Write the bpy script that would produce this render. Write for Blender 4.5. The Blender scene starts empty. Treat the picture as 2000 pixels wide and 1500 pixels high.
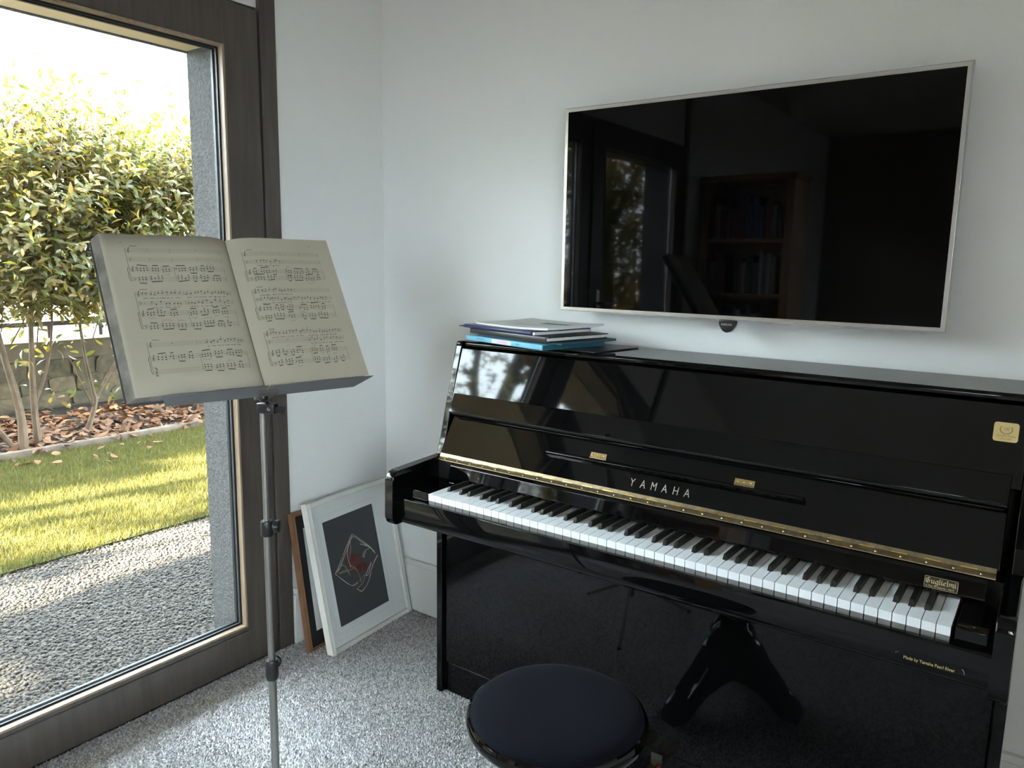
import bpy, bmesh, math, random
import numpy as np
from mathutils import Vector, Matrix

SC = bpy.context.scene
COL = SC.collection
V3 = Vector

# ------------------------------------------------------------------ camera
CAM = np.array([2.03357, -2.00948, 1.31500])
YAW, PITCH, ROLL, FPX = -0.6246838, 0.1602806, 0.0162570, 1486.4727
def cam_axes():
    cy, sy, cp, sp = math.cos(YAW), math.sin(YAW), math.cos(PITCH), math.sin(PITCH)
    f = np.array([sy*cp, cy*cp, -sp]); r = np.array([cy, -sy, 0.0]); u = np.cross(r, f)
    cr, sr = math.cos(ROLL), math.sin(ROLL)
    return cr*r + sr*u, -sr*r + cr*u, f
cr_, cu_, cf_ = cam_axes()
cd = bpy.data.cameras.new('camera'); co = bpy.data.objects.new('camera', cd); COL.objects.link(co)
cd.sensor_width = 36.0; cd.lens = 36.0*FPX/2000.0; cd.clip_start = 0.02; cd.clip_end = 300
co.matrix_world = Matrix(((cr_[0], cu_[0], -cf_[0], CAM[0]), (cr_[1], cu_[1], -cf_[1], CAM[1]),
                          (cr_[2], cu_[2], -cf_[2], CAM[2]), (0, 0, 0, 1)))
SC.camera = co

# ------------------------------------------------------------------ world, sun, exposure
W = bpy.data.worlds.new('world'); SC.world = W; W.use_nodes = True
bg = W.node_tree.nodes['Background']; bg.inputs[0].default_value = (0.79, 0.905, 1.0, 1); bg.inputs[1].default_value = 18.0
sl = bpy.data.lights.new('sun', 'SUN'); so = bpy.data.objects.new('sun', sl); COL.objects.link(so)
sl.energy = 85.0; sl.color = (1.0, 0.80, 0.55); sl.angle = math.radians(0.6)
SUN_EL = math.radians(24)
SUN = Vector((-0.168*math.cos(SUN_EL), -0.986*math.cos(SUN_EL), math.sin(SUN_EL))).normalized()
so.rotation_euler = SUN.to_track_quat('Z', 'Y').to_euler(); so.location = SUN*20
vs = SC.view_settings
vs.view_transform = 'Standard'; vs.look = 'None'; vs.gamma = 1.0; vs.use_curve_mapping = False
vs.exposure = 1.13
cy = SC.cycles
cy.max_bounces = 10; cy.diffuse_bounces = 6; cy.glossy_bounces = 5; cy.transmission_bounces = 6; cy.transparent_max_bounces = 16
cy.caustics_reflective = True; cy.caustics_refractive = False; cy.sample_clamp_indirect = 6.0
cy.use_denoising = True

# ------------------------------------------------------------------ materials
MATS = {}
def pm(name, col, rough=0.5, metal=0.0, spec=0.5, noise=None, bump=None, coat=0.0, sheen=0.0, coat_rough=0.03):
    """noise = (scale, amount, detail[, stretch]) varies the colour; bump = (scale, strength, distance[, stretch])"""
    if name in MATS: return MATS[name]
    m = bpy.data.materials.new(name); m.use_nodes = True; nt = m.node_tree; b = nt.nodes['Principled BSDF']
    b.inputs['Base Color'].default_value = (*col, 1); b.inputs['Roughness'].default_value = rough
    b.inputs['Metallic'].default_value = metal; b.inputs['Specular IOR Level'].default_value = spec
    b.inputs['Coat Weight'].default_value = coat; b.inputs['Coat Roughness'].default_value = coat_rough
    b.inputs['Sheen Weight'].default_value = sheen
    if noise or bump:
        tc = nt.nodes.new('ShaderNodeTexCoord')
    def mk(scale, detail, st):
        n = nt.nodes.new('ShaderNodeTexNoise'); n.inputs['Scale'].default_value = scale; n.inputs['Detail'].default_value = detail
        if st:
            mp = nt.nodes.new('ShaderNodeMapping'); mp.inputs['Scale'].default_value = st
            nt.links.new(tc.outputs['Object'], mp.inputs['Vector']); nt.links.new(mp.outputs[0], n.inputs['Vector'])
        else:
            nt.links.new(tc.outputs['Object'], n.inputs['Vector'])
        return n
    if noise:
        n = mk(noise[0], noise[2], noise[3] if len(noise) > 3 else None)
        r = nt.nodes.new('ShaderNodeValToRGB'); a = noise[1]
        r.color_ramp.elements[0].position = 0.3; r.color_ramp.elements[1].position = 0.7
        r.color_ramp.elements[0].color = (*[max(0, c*(1-a)) for c in col], 1); r.color_ramp.elements[1].color = (*[min(1, c*(1+a)) for c in col], 1)
        nt.links.new(n.outputs['Fac'], r.inputs[0]); nt.links.new(r.outputs[0], b.inputs['Base Color'])
    if bump:
        n = mk(bump[0], 4, bump[3] if len(bump) > 3 else None)
        bp = nt.nodes.new('ShaderNodeBump'); bp.inputs['Strength'].default_value = bump[1]; bp.inputs['Distance'].default_value = bump[2]
        nt.links.new(n.outputs['Fac'], bp.inputs['Height']); nt.links.new(bp.outputs[0], b.inputs['Normal'])
    MATS[name] = m
    return m

def rnd_mat(name, cols, rough=0.6, transl=None, spec=0.3, obj_rnd=True):
    """colour picked along a ramp by the mesh attribute rnd plus the object's own random number"""
    m = bpy.data.materials.new(name); m.use_nodes = True; nt = m.node_tree; b = nt.nodes['Principled BSDF']
    at = nt.nodes.new('ShaderNodeAttribute'); at.attribute_name = 'rnd'
    fac = at.outputs['Fac']
    if obj_rnd:
        oi = nt.nodes.new('ShaderNodeObjectInfo'); ad = nt.nodes.new('ShaderNodeMath'); ad.operation = 'ADD'
        nt.links.new(fac, ad.inputs[0]); nt.links.new(oi.outputs['Random'], ad.inputs[1])
        fr = nt.nodes.new('ShaderNodeMath'); fr.operation = 'FRACT'; nt.links.new(ad.outputs[0], fr.inputs[0]); fac = fr.outputs[0]
    r = nt.nodes.new('ShaderNodeValToRGB'); e = r.color_ramp.elements
    while len(e) < len(cols): e.new(0.5)
    for k, c in enumerate(cols):
        e[k].position = k/(len(cols)-1); e[k].color = (*c, 1)
    nt.links.new(fac, r.inputs[0]); nt.links.new(r.outputs[0], b.inputs['Base Color'])
    b.inputs['Roughness'].default_value = rough; b.inputs['Specular IOR Level'].default_value = spec
    if transl:
        t = nt.nodes.new('ShaderNodeBsdfTranslucent'); mx = nt.nodes.new('ShaderNodeMixShader')
        mc = nt.nodes.new('ShaderNodeMix'); mc.data_type = 'RGBA'; mc.blend_type = 'MULTIPLY'; mc.inputs[0].default_value = 1.0
        nt.links.new(r.outputs[0], mc.inputs[6]); mc.inputs[7].default_value = (*transl[1], 1)
        nt.links.new(mc.outputs[2], t.inputs['Color'])
        mx.inputs[0].default_value = transl[0]; nt.links.new(b.outputs[0], mx.inputs[1]); nt.links.new(t.outputs[0], mx.inputs[2])
        nt.links.new(mx.outputs[0], nt.nodes['Material Output'].inputs['Surface'])
    MATS[name] = m
    return m

def glass_mat():
    m = bpy.data.materials.new('window_glass'); m.use_nodes = True; nt = m.node_tree
    nt.nodes.remove(nt.nodes['Principled BSDF'])
    t = nt.nodes.new('ShaderNodeBsdfTransparent'); t.inputs[0].default_value = (0.96, 0.98, 0.97, 1)
    g = nt.nodes.new('ShaderNodeBsdfGlossy'); g.inputs['Roughness'].default_value = 0.01
    fr = nt.nodes.new('ShaderNodeFresnel'); fr.inputs[0].default_value = 1.35
    mx = nt.nodes.new('ShaderNodeMixShader')
    nt.links.new(fr.outputs[0], mx.inputs[0]); nt.links.new(t.outputs[0], mx.inputs[1]); nt.links.new(g.outputs[0], mx.inputs[2])
    nt.links.new(mx.outputs[0], nt.nodes['Material Output'].inputs['Surface'])
    return m

M_wall = pm('painted_wall', (0.85, 0.86, 0.85), 0.75, bump=(60, 0.06, 0.002))
M_tan = pm('brown_wall_paint', (0.17, 0.14, 0.12), 0.8)
M_ceil = pm('painted_ceiling', (0.58, 0.58, 0.57), 0.8)
M_base = pm('painted_baseboard', (0.76, 0.76, 0.73), 0.45)
M_carpet = rnd_mat('carpet_pile', [(0.24, 0.24, 0.247), (0.47, 0.47, 0.48), (0.70, 0.70, 0.715)], 0.95, spec=0.1, obj_rnd=False)
M_carpetbase = pm('carpet_backing', (0.24, 0.24, 0.235), 0.95, bump=(220, 0.8, 0.004), noise=(180, 0.3, 2))
M_frame = pm('brown_window_wood', (0.072, 0.059, 0.049), 0.40, noise=(9, 0.22, 4, (6, 6, 0.6)), bump=(14, 0.08, 0.001, (8, 8, 0.5)))
M_bead = pm('oak_bead', (0.30, 0.22, 0.15), 0.5, noise=(12, 0.2, 3, (8, 8, 0.6)))  # tan bead colour carries the daylight that falls on it
M_gasket = pm('black_gasket', (0.012, 0.014, 0.018), 0.5)
M_spacer = pm('aluminium_spacer', (0.45, 0.47, 0.50), 0.35, metal=0.6)
M_glass = glass_mat()
M_stucco = pm('grey_stucco', (0.080, 0.080, 0.082), 0.95, noise=(160, 0.35, 3), bump=(150, 1.0, 0.006))
M_soffit = pm('beige_soffit', (0.60, 0.46, 0.28), 0.85, noise=(5, 0.10, 5), bump=(20, 0.2, 0.004))
M_black = pm('black_polyester_lacquer', (0.0020, 0.0020, 0.0023), 0.035, spec=0.35, bump=(2.2, 0.02, 0.004))
M_blacksat = pm('black_satin', (0.010, 0.010, 0.011), 0.30)
M_dark = pm('dark_recess', (0.004, 0.004, 0.004), 0.8)
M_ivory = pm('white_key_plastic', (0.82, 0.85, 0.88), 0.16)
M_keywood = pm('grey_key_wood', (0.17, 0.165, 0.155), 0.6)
M_ebony = pm('black_key_plastic', (0.010, 0.009, 0.009), 0.32)
M_felt = pm('red_felt', (0.22, 0.006, 0.014), 0.95)
M_brass = pm('aged_brass', (0.27, 0.215, 0.130), 0.36, metal=1.0, noise=(60, 0.25, 3))
M_brassb = pm('bright_brass', (0.80, 0.60, 0.26), 0.22, metal=1.0)
M_screw = pm('brass_screw', (0.85, 0.72, 0.45), 0.18, metal=1.0)
M_letter = pm('bronze_inlay_lettering', (0.32, 0.28, 0.235), 0.4, metal=0.35)
M_golddecal = pm('gold_decal_print', (0.62, 0.46, 0.20), 0.45, metal=0.3)
M_goldbadge = pm('gold_foil_sticker', (0.66, 0.50, 0.22), 0.42, metal=0.35, noise=(25, 0.08, 2))
M_badgeink = pm('brown_print', (0.22, 0.16, 0.05), 0.6)
M_tvglass = pm('tv_screen', (0.0012, 0.0012, 0.0014), 0.03, spec=0.17)
M_silver = pm('brushed_silver', (0.62, 0.60, 0.57), 0.28, metal=0.9)
M_tvback = pm('tv_back_plastic', (0.03, 0.03, 0.032), 0.5)
M_clear = pm('clear_edge', (0.55, 0.57, 0.58), 0.15, metal=0.4)
M_fabric = pm('navy_black_velvet', (0.0042, 0.0048, 0.0085), 0.92, spec=0.06, sheen=0.015, bump=(900, 0.25, 0.0006))
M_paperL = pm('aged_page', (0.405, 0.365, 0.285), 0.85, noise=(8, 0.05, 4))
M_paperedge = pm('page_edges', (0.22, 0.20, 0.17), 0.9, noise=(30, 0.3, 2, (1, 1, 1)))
M_cover = pm('grey_cloth_cover', (0.06, 0.06, 0.06), 0.8)
M_ink = pm('printing_ink', (0.018, 0.017, 0.016), 0.8)
M_inkl = pm('thin_printing_ink', (0.16, 0.15, 0.125), 0.8)
M_standgrey = pm('grey_stand_metal', (0.30, 0.29, 0.275), 0.38, metal=0.85)
M_standtray = pm('grey_enamel_tray', (0.16, 0.16, 0.17), 0.45, metal=0.3)
M_blackplastic = pm('black_plastic', (0.012, 0.012, 0.013), 0.35)
M_chrome = pm('chrome', (0.75, 0.75, 0.75), 0.12, metal=1.0)
M_whiteframe = pm('white_painted_frame', (0.74, 0.73, 0.69), 0.55, noise=(12, 0.05, 4))
M_mat = pm('white_mat_board', (0.66, 0.67, 0.66), 0.8)
M_matedge = pm('mat_bevel', (0.45, 0.45, 0.44), 0.8)
M_print = pm('dark_grey_print', (0.038, 0.039, 0.040), 0.75)
M_chalk = pm('pale_chalk_line', (0.55, 0.52, 0.46), 0.9)
M_chalky = pm('ochre_chalk_line', (0.30, 0.26, 0.15), 0.9)
M_redwash = pm('dark_red_wash', (0.090, 0.022, 0.018), 0.9, noise=(40, 0.4, 3))
M_brownframe = pm('brown_wood_frame', (0.21, 0.105, 0.052), 0.5, noise=(15, 0.2, 3, (6, 6, 0.7)))
M_blackmat = pm('black_mat_board', (0.012, 0.012, 0.013), 0.7)
M_pine = pm('pine_wood', (0.42, 0.22, 0.09), 0.5, noise=(6, 0.2, 4, (8, 8, 0.6)))

# ------------------------------------------------------------------ helpers
def prop(o, label=None, cat=None, group=None, kind=None):
    if label: o['label'] = label
    if cat: o['category'] = cat
    if group: o['group'] = group
    if kind: o['kind'] = kind
    return o
def wt(o):
    """world translation of an unrotated object"""
    return o.location + (o.matrix_parent_inverse.translation + wt(o.parent) if o.parent else Vector((0, 0, 0)))
def link(o, parent=None):
    COL.objects.link(o)
    if parent is not None:
        o.parent = parent
        o.matrix_parent_inverse = Matrix.Translation(-wt(parent))
    return o
def empty(name, loc, label=None, cat=None, group=None, kind=None, parent=None):
    o = bpy.data.objects.new(name, None); o.empty_display_size = 0.05; o.location = loc
    link(o); return prop(o, label, cat, group, kind)
def shade(me, smooth, angle=40):
    if smooth:
        me.polygons.foreach_set('use_smooth', [True]*len(me.polygons))
        if angle is not None:
            try: me.set_sharp_from_angle(angle=math.radians(angle))
            except Exception: pass
def from_bm(name, bm, mats, parent=None, smooth=False):
    bmesh.ops.recalc_face_normals(bm, faces=bm.faces[:])
    me = bpy.data.meshes.new(name); bm.to_mesh(me); bm.free()
    for m in (mats if isinstance(mats, (list, tuple)) else [mats]): me.materials.append(m)
    if smooth == 'bevel': pass
    else: shade(me, smooth)
    o = bpy.data.objects.new(name, me); link(o, parent); return o
def add_box(bm, x, y, z, mi=0):
    r = bmesh.ops.create_cube(bm, size=1.0)
    c = Vector(((x[0]+x[1])/2, (y[0]+y[1])/2, (z[0]+z[1])/2)); s = (abs(x[1]-x[0]), abs(y[1]-y[0]), abs(z[1]-z[0]))
    for v in r['verts']: v.co = Vector((v.co.x*s[0], v.co.y*s[1], v.co.z*s[2])) + c
    fs = set(f for v in r['verts'] for f in v.link_faces)
    for f in fs: f.material_index = mi
    return r['verts']
def bevel(bm, w, seg=2):
    if w > 0:
        for f in bm.faces: f.smooth = False
        r = bmesh.ops.bevel(bm, geom=bm.edges[:], offset=w, segments=seg, profile=0.5, affect='EDGES', clamp_overlap=True)
        for f in r['faces']: f.smooth = True
        return True
def box(name, x, y, z, mat, parent=None, bev=0.0, seg=2):
    bm = bmesh.new(); add_box(bm, x, y, z); bevel(bm, bev, seg)
    return from_bm(name, bm, mat, parent, smooth='bevel' if bev > 0 else False)
def boxes(name, lst, mat, parent=None):
    bm = bmesh.new()
    for b in lst: add_box(bm, *b)
    return from_bm(name, bm, mat, parent)
def add_prism(bm, pts, fn, t0, t1, mi=0):
    """pts: 2-D outline; fn(p, t) -> 3-D; extruded from t0 to t1"""
    a = [bm.verts.new(fn(p, t0)) for p in pts]; b = [bm.verts.new(fn(p, t1)) for p in pts]
    n = len(pts); fs = [bm.faces.new(a), bm.faces.new(b[::-1])]
    for i in range(n): fs.append(bm.faces.new((a[i], b[i], b[(i+1) % n], a[(i+1) % n])))
    for f in fs: f.material_index = mi
    return a + b
def prism_x(name, yz, x0, x1, mat, parent=None, bev=0.0, seg=2, smooth=None):
    bm = bmesh.new(); add_prism(bm, yz, lambda p, t: (t, p[0], p[1]), x0, x1); bevel(bm, bev, seg)
    return from_bm(name, bm, mat, parent, smooth=('bevel' if bev > 0 else False) if smooth is None else smooth)
def add_tube(bm, pts, rad, seg=10, cap=True, mi=0):
    pts = [Vector(p) for p in pts]; n = len(pts)
    rad = rad if isinstance(rad, (list, tuple)) else [rad]*n
    rings = []; up = None
    for i, p in enumerate(pts):
        d = (pts[min(i+1, n-1)] - pts[max(i-1, 0)]).normalized()
        if up is None or abs(up.dot(d)) > 0.95:
            up = Vector((0, 0, 1)) if abs(d.z) < 0.9 else Vector((1, 0, 0))
        a = d.cross(up).normalized(); b = d.cross(a).normalized(); up = -b if False else up
        rings.append([bm.verts.new(p + (a*math.cos(t)+b*math.sin(t))*rad[i]) for t in [2*math.pi*k/seg for k in range(seg)]])
    for i in range(n-1):
        for k in range(seg):
            f = bm.faces.new((rings[i][k], rings[i][(k+1) % seg], rings[i+1][(k+1) % seg], rings[i+1][k])); f.material_index = mi
    if cap:
        for r in (rings[0][::-1], rings[-1]):
            f = bm.faces.new(r); f.material_index = mi
def tube(name, pts, rad, mat, parent=None, seg=10):
    bm = bmesh.new(); add_tube(bm, pts, rad, seg); return from_bm(name, bm, mat, parent, True)
def add_lathe(bm, prof, c, seg=48, axis='z'):
    rings = []
    for r, z in prof:
        if r < 1e-6:
            rings.append([bm.verts.new((c[0], c[1], c[2]+z))])
        else:
            rings.append([bm.verts.new((c[0]+r*math.cos(2*math.pi*k/seg), c[1]+r*math.sin(2*math.pi*k/seg), c[2]+z)) for k in range(seg)])
    for i in range(len(rings)-1):
        A, B = rings[i], rings[i+1]
        for k in range(seg):
            k2 = (k+1) % seg
            if len(A) == 1 and len(B) == 1: continue
            if len(A) == 1: bm.faces.new((A[0], B[k], B[k2]))
            elif len(B) == 1: bm.faces.new((A[k], B[0], A[k2]))
            else: bm.faces.new((A[k], B[k], B[k2], A[k2]))
def lathe(name, prof, c, mat, parent=None, seg=48):
    bm = bmesh.new(); add_lathe(bm, prof, c, seg); return from_bm(name, bm, mat, parent, True)
def np_mesh(name, V, F, mats, parent=None, rnd=None, smooth=False, mi=None):
    V = np.asarray(V, np.float32); F = np.asarray(F, np.int32); k = F.shape[1]
    me = bpy.data.meshes.new(name)
    me.vertices.add(len(V)); me.vertices.foreach_set('co', V.ravel())
    me.loops.add(F.size); me.loops.foreach_set('vertex_index', F.ravel())
    me.polygons.add(len(F)); me.polygons.foreach_set('loop_start', np.arange(len(F), dtype=np.int32)*k)
    try: me.polygons.foreach_set('loop_total', np.full(len(F), k, np.int32))
    except Exception: pass
    for m in (mats if isinstance(mats, (list, tuple)) else [mats]): me.materials.append(m)
    if mi is not None: me.polygons.foreach_set('material_index', np.asarray(mi, np.int32))
    if rnd is not None:
        a = me.attributes.new('rnd', 'FLOAT', 'POINT'); a.data.foreach_set('value', np.asarray(rnd, np.float32))
    me.update(calc_edges=True); me.validate()
    if smooth: me.polygons.foreach_set('use_smooth', np.ones(len(F), bool))
    o = bpy.data.objects.new(name, me); link(o, parent); return o
def scatter(name, T, TF, P, R, mats, parent=None, rnd=None):
    """template T (k,3) with faces TF put at P (n,3) by matrices R (n,3,3) as one mesh"""
    n, k = len(P), len(T)
    V = np.einsum('nij,kj->nki', R, T) + P[:, None, :]
    F = (np.asarray(TF)[None] + (np.arange(n)*k)[:, None, None]).reshape(-1, len(TF[0]))
    rr = np.repeat(rnd, k) if rnd is not None else None
    return np_mesh(name, V.reshape(-1, 3), F, mats, parent, rr)
def basis(xd, nd):
    """(n,3,3) matrices whose columns are x = xd, z ~ nd"""
    x = xd/np.linalg.norm(xd, axis=1, keepdims=True)
    y = np.cross(nd, x); y /= np.linalg.norm(y, axis=1, keepdims=True)+1e-9
    z = np.cross(x, y)
    return np.stack([x, y, z], axis=2)
def text(name, s, size, org, xd, up, mat, parent=None, align='CENTER', sx=1.0, shear=0.0, space=1.0, bold=0.0, lift=0.0004):
    c = bpy.data.curves.new(name, 'FONT'); c.body = s; c.size = size; c.align_x = align; c.align_y = 'CENTER'
    c.shear = shear; c.space_character = space; c.offset = bold; c.resolution_u = 3
    t = bpy.data.objects.new('tmp', c); COL.objects.link(t)
    me = bpy.data.meshes.new_from_object(t)
    bpy.data.objects.remove(t); bpy.data.curves.remove(c)
    me.name = name
    x = Vector(xd).normalized(); u = Vector(up).normalized(); n = x.cross(u)
    o_ = Vector(org) + n*lift
    for v in me.vertices: v.co = o_ + x*(v.co.x*sx) + u*v.co.y
    me.materials.clear(); me.materials.append(mat)
    o = bpy.data.objects.new(name, me); link(o, parent); return o
class Flat:
    """flat printed shapes laid on a surface by a mapping (u, v) -> point"""
    def __init__(s, fn): s.fn = fn; s.V = []; s.F = []; s.M = []
    def poly(s, pts, mi=0):
        k = len(s.V); s.V += [s.fn(*p) for p in pts]; s.F.append(list(range(k, k+len(pts)))); s.M.append(mi)
    def line(s, p, q, w, mi=0, seg=1):
        d = np.array(q, float)-np.array(p, float); L = np.hypot(*d)+1e-12; n = np.array([-d[1], d[0]])/L*w/2
        for i in range(seg):
            a = np.array(p)+d*i/seg; b = np.array(p)+d*(i+1)/seg
            s.poly([a-n, b-n, b+n, a+n], mi)
    def path(s, pts, w, mi=0):
        for a, b in zip(pts[:-1], pts[1:]): s.line(a, b, w, mi)
    def dot(s, c, rx, ry, rot=0.0, mi=0, n=8):
        s.poly([(c[0]+rx*math.cos(t)*math.cos(rot)-ry*math.sin(t)*math.sin(rot), c[1]+rx*math.cos(t)*math.sin(rot)+ry*math.sin(t)*math.cos(rot)) for t in [2*math.pi*k/n for k in range(n)]], mi)
    def nib(s, pts, w, ang=0.7, mi=0):
        n = np.array([math.cos(ang), math.sin(ang)])*w/2
        for a, b in zip(pts[:-1], pts[1:]):
            a = np.array(a, float); b = np.array(b, float)
            c = (b-a)[0]*n[1]-(b-a)[1]*n[0]
            q = [a-n, b-n, b+n, a+n] if c > 0 else [a+n, b+n, b-n, a-n]
            s.poly(q, mi)
    def build(s, name, mats, parent=None):
        me = bpy.data.meshes.new(name); me.from_pydata([tuple(v) for v in s.V], [], s.F)
        for m in (mats if isinstance(mats, (list, tuple)) else [mats]): me.materials.append(m)
        me.polygons.foreach_set('material_index', s.M)
        o = bpy.data.objects.new(name, me); link(o, parent); return o
def smooth_path(pts, n=6):
    P = [np.array(p, float) for p in pts]; out = []
    P = [2*P[0]-P[1]] + P + [2*P[-1]-P[-2]]
    for i in range(1, len(P)-2):
        for k in range(n):
            t = k/n; a, b, c, d = P[i-1:i+3]
            out.append(0.5*((2*b)+(-a+c)*t+(2*a-5*b+4*c-d)*t*t+(-a+3*b-3*c+d)*t**3))
    out.append(P[-2]); return out

# ================================================================== SETTING
RX, RY, RZ = 4.4, -6.2, 2.55
EXT = -0.22           # outer face of the window wall
fl = box('floor', (0, RX), (RY, 0), (-0.12, 0.0), M_carpetbase); prop(fl, 'light grey cut pile carpet covering the room floor', kind='structure')
cl = box('ceiling', (EXT, RX+.15), (RY-.15, .15), (RZ, RZ+.12), M_ceil); prop(cl, 'plain white ceiling', kind='structure')
wb = box('wall_back', (EXT, RX+.15), (0, .15), (-.12, RZ), M_wall); prop(wb, 'pale wall behind the piano and the television', kind='structure')
W3 = (-4.2, -2.85); WZ = (.95, 2.1)      # window added in the right-hand wall to brighten the left wall
wr = boxes('wall_right', [((RX, RX+.15), (RY, W3[0]), (-.12, RZ)), ((RX, RX+.15), (W3[1], 0), (-.12, RZ)), ((RX, RX+.15), W3, (-.12, WZ[0])), ((RX, RX+.15), W3, (WZ[1], RZ))], M_wall); prop(wr, 'pale wall at the far side of the room', kind='structure')
W4 = (2.45, 3.55); WZ4 = (.9, 2.1)        # window added in the opposite wall to brighten the back wall
wf = boxes('wall_front', [((EXT, W4[0]), (RY-.15, RY), (-.12, RZ)), ((W4[1], RX+.15), (RY-.15, RY), (-.12, RZ)), (W4, (RY-.15, RY), (-.12, WZ4[0])), (W4, (RY-.15, RY), (WZ4[1], RZ))], M_tan); prop(wf, 'brown wall opposite the piano', kind='structure')
Y0, Y1 = -0.455, -2.840      # door frame outer edges
W2 = (-3.45, -5.6)          # added second window, out of view, for more daylight
wl = boxes('wall_left', [((EXT, 0), (Y0, 0), (-.12, RZ)), ((EXT, 0), (W2[0], Y1), (-.12, RZ)), ((EXT, 0), (RY, W2[1]), (-.12, RZ)),
    ((EXT, 0), (W2[1], W2[0]), (1.84, RZ)), ((EXT, 0), (W2[1], W2[0]), (-.12, 0.10)),
    ((EXT, -.008), (Y1, Y0), (2.045, RZ)), ((EXT, -.066), (Y1, Y0), (1.96, 2.06))], M_wall)
prop(wl, 'pale grey wall holding the glazed garden door', kind='structure')
OE0, OE1, OZ = -0.61, -2.685, 1.931
box('stucco_reveal', (EXT-.002, -.062), (OE0, Y0-.001), (-.08, 1.965), M_stucco, wl)
box('stucco_reveal', (EXT-.002, -.062), (Y1+.001, OE1), (-.08, 1.965), M_stucco, wl)
sf = box('soffit', (EXT-.002, -.062), (Y1, Y0), (OZ, 1.97), M_soffit, wl); sf['label'] = 'beige plastered underside of the door opening'
box('soffit_lip', (EXT-.016, EXT-.001), (Y1-.1, Y0+.1), (OZ-.004, OZ+.03), M_stucco, wl)
box('exterior_plaster', (EXT-.012, EXT-.002), (Y0+.001, 3.5), (-.1, 3.0), M_stucco, wl)
box('exterior_plaster', (EXT-.012, EXT-.002), (RY, W2[1]), (-.1, 3.0), M_stucco, wl)
box('sill', (EXT-.03, -.06), (OE1, OE0), (-.12, -.02), M_stucco, wl)
ov = box('roof', (-2.20, EXT-.013), (-7.85, 7), (3.00, 3.22), M_soffit); prop(ov, 'beige underside of the roof overhang above the terrace', kind='structure')
box('gutter', (-2.29, -2.201), (-7.9, 7.05), (3.06, 3.16), M_stucco, ov, .01)
def baseboard(name, xs, ys, axis, label):
    e = empty(name, ((xs[0]+xs[1])/2, (ys[0]+ys[1])/2, 0), label, kind='structure')
    if axis == 'y':
        box('board', xs, (ys[0], ys[1]), (0, .178), M_base, e, .001)
        box('top_moulding', xs, (ys[0]-.004, ys[1]), (.1795, .199), M_base, e, .004)
    else:
        box('board', xs, ys, (0, .178), M_base, e, .001)
        box('top_moulding', (xs[0], xs[1]+.004), ys, (.1795, .199), M_base, e, .004)
    return e
baseboard('baseboard_back', (0.016, RX), (-.015, 0), 'y', 'white baseboard under the wall behind the piano')
baseboard('baseboard_left', (0, .015), (Y0+.002, -.0), 'x', 'short white baseboard between the door frame and the corner')

# ---- glazed garden door
door = empty('door_1', (0, -1.6475, 0), 'brown wooden double glazed garden door beside the music stand', kind='structure')
FX0, FX1 = -.060, .004
for ys in ((Y0-.056, Y0), (Y1, Y1+.056)):
    box('side_jamb', (FX0, FX1+.004), ys, (0, RZ), M_frame, door, .002)
box('head_jamb', (FX0, -.012), (Y1+.057, Y0-.057), (2.038, 2.06), M_frame, door, .002)
box('threshold', (FX0, FX1-.01), (Y1+.057, Y0-.057), (-.02, .004), M_frame, door)
def leaf(ya, yb):
    """ya > yb : one door leaf"""
    st = .117
    for ys in ((ya-st, ya), (yb, yb+st)):
        box('stile', (FX0+.004, FX1), ys, (.006, 2.035), M_frame, door, .002)
    gy0, gy1, gz0, gz1 = yb+st, ya-st, .133, 1.915
    for zs, nm in (((.006, gz0), 'bottom_rail'), ((gz1, 2.035), 'top_rail')):
        r = box(nm, (FX0+.004, FX1), (gy0-.0005, gy1+.0005), zs, M_frame, door, .002)
        if nm == 'bottom_rail': box('rail_moulding', (FX1-.002, FX1+.004), (gy0, gy1), (gz0-.02, gz0-.012), M_frame, r, .002)
    b = .007
    for ys in ((gy1-b, gy1), (gy0, gy0+b)):
        box('glazing_bead', (-.017, FX1+.003), ys, (gz0, gz1), M_bead, door, .002)
        box('spacer_bar', (-.036, -.022), ((ys[0]+.002 if ys[1] == gy1 else ys[0]), (ys[1] if ys[1] == gy1 else ys[1]-.002)), (gz0, gz1), M_spacer, door)
        for xs in ((-.0215, -.0175), (-.046, -.0365)):
            box('gasket', xs, ((ys[0]-.005 if ys[1] == gy1 else ys[0]), (ys[1] if ys[1] == gy1 else ys[1]+.005)), (gz0, gz1), M_gasket, door)
    for zs in ((gz0, gz0+b), (gz1-b, gz1)):
        lo = zs[0] == gz0
        box('glazing_bead', (-.017, FX1+.003), (gy0+b, gy1-b), zs, M_bead, door, .002)
        box('spacer_bar', (-.036, -.022), (gy0+b, gy1-b), (zs[0]+(0 if lo else .002), zs[1]-(.002 if lo else 0)), M_spacer, door)
        for xs in ((-.0215, -.0175), (-.046, -.0365)):
            box('gasket', xs, (gy0+b, gy1-b), (zs[0]-(0 if lo else .005), zs[1]+(.005 if lo else 0)), M_gasket, door)
    for x in (-.0195, -.040):
        bm = bmesh.new(); vs_ = [bm.verts.new(p) for p in ((x, gy0+.002, gz0+.002), (x, gy1-.002, gz0+.002), (x, gy1-.002, gz1-.002), (x, gy0+.002, gz1-.002))]
        bm.faces.new(vs_); from_bm('glass_pane', bm, M_glass, door)
leaf(Y0-.061, -1.645); leaf(-1.650, Y1+.061)
box('astragal', (FX1, FX1+.012), (-1.668, -1.627), (.02, 2.03), M_frame, door, .003)
hb = box('handle_plate', (FX1, FX1+.008), (-1.735, -1.705), (.95, 1.17), M_silver, door, .002)
tube('handle', [(FX1+.008, -1.72, 1.10), (FX1+.05, -1.72, 1.10), (FX1+.055, -1.73, 1.10), (FX1+.055, -1.85, 1.10)], .009, M_silver, door)
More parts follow.
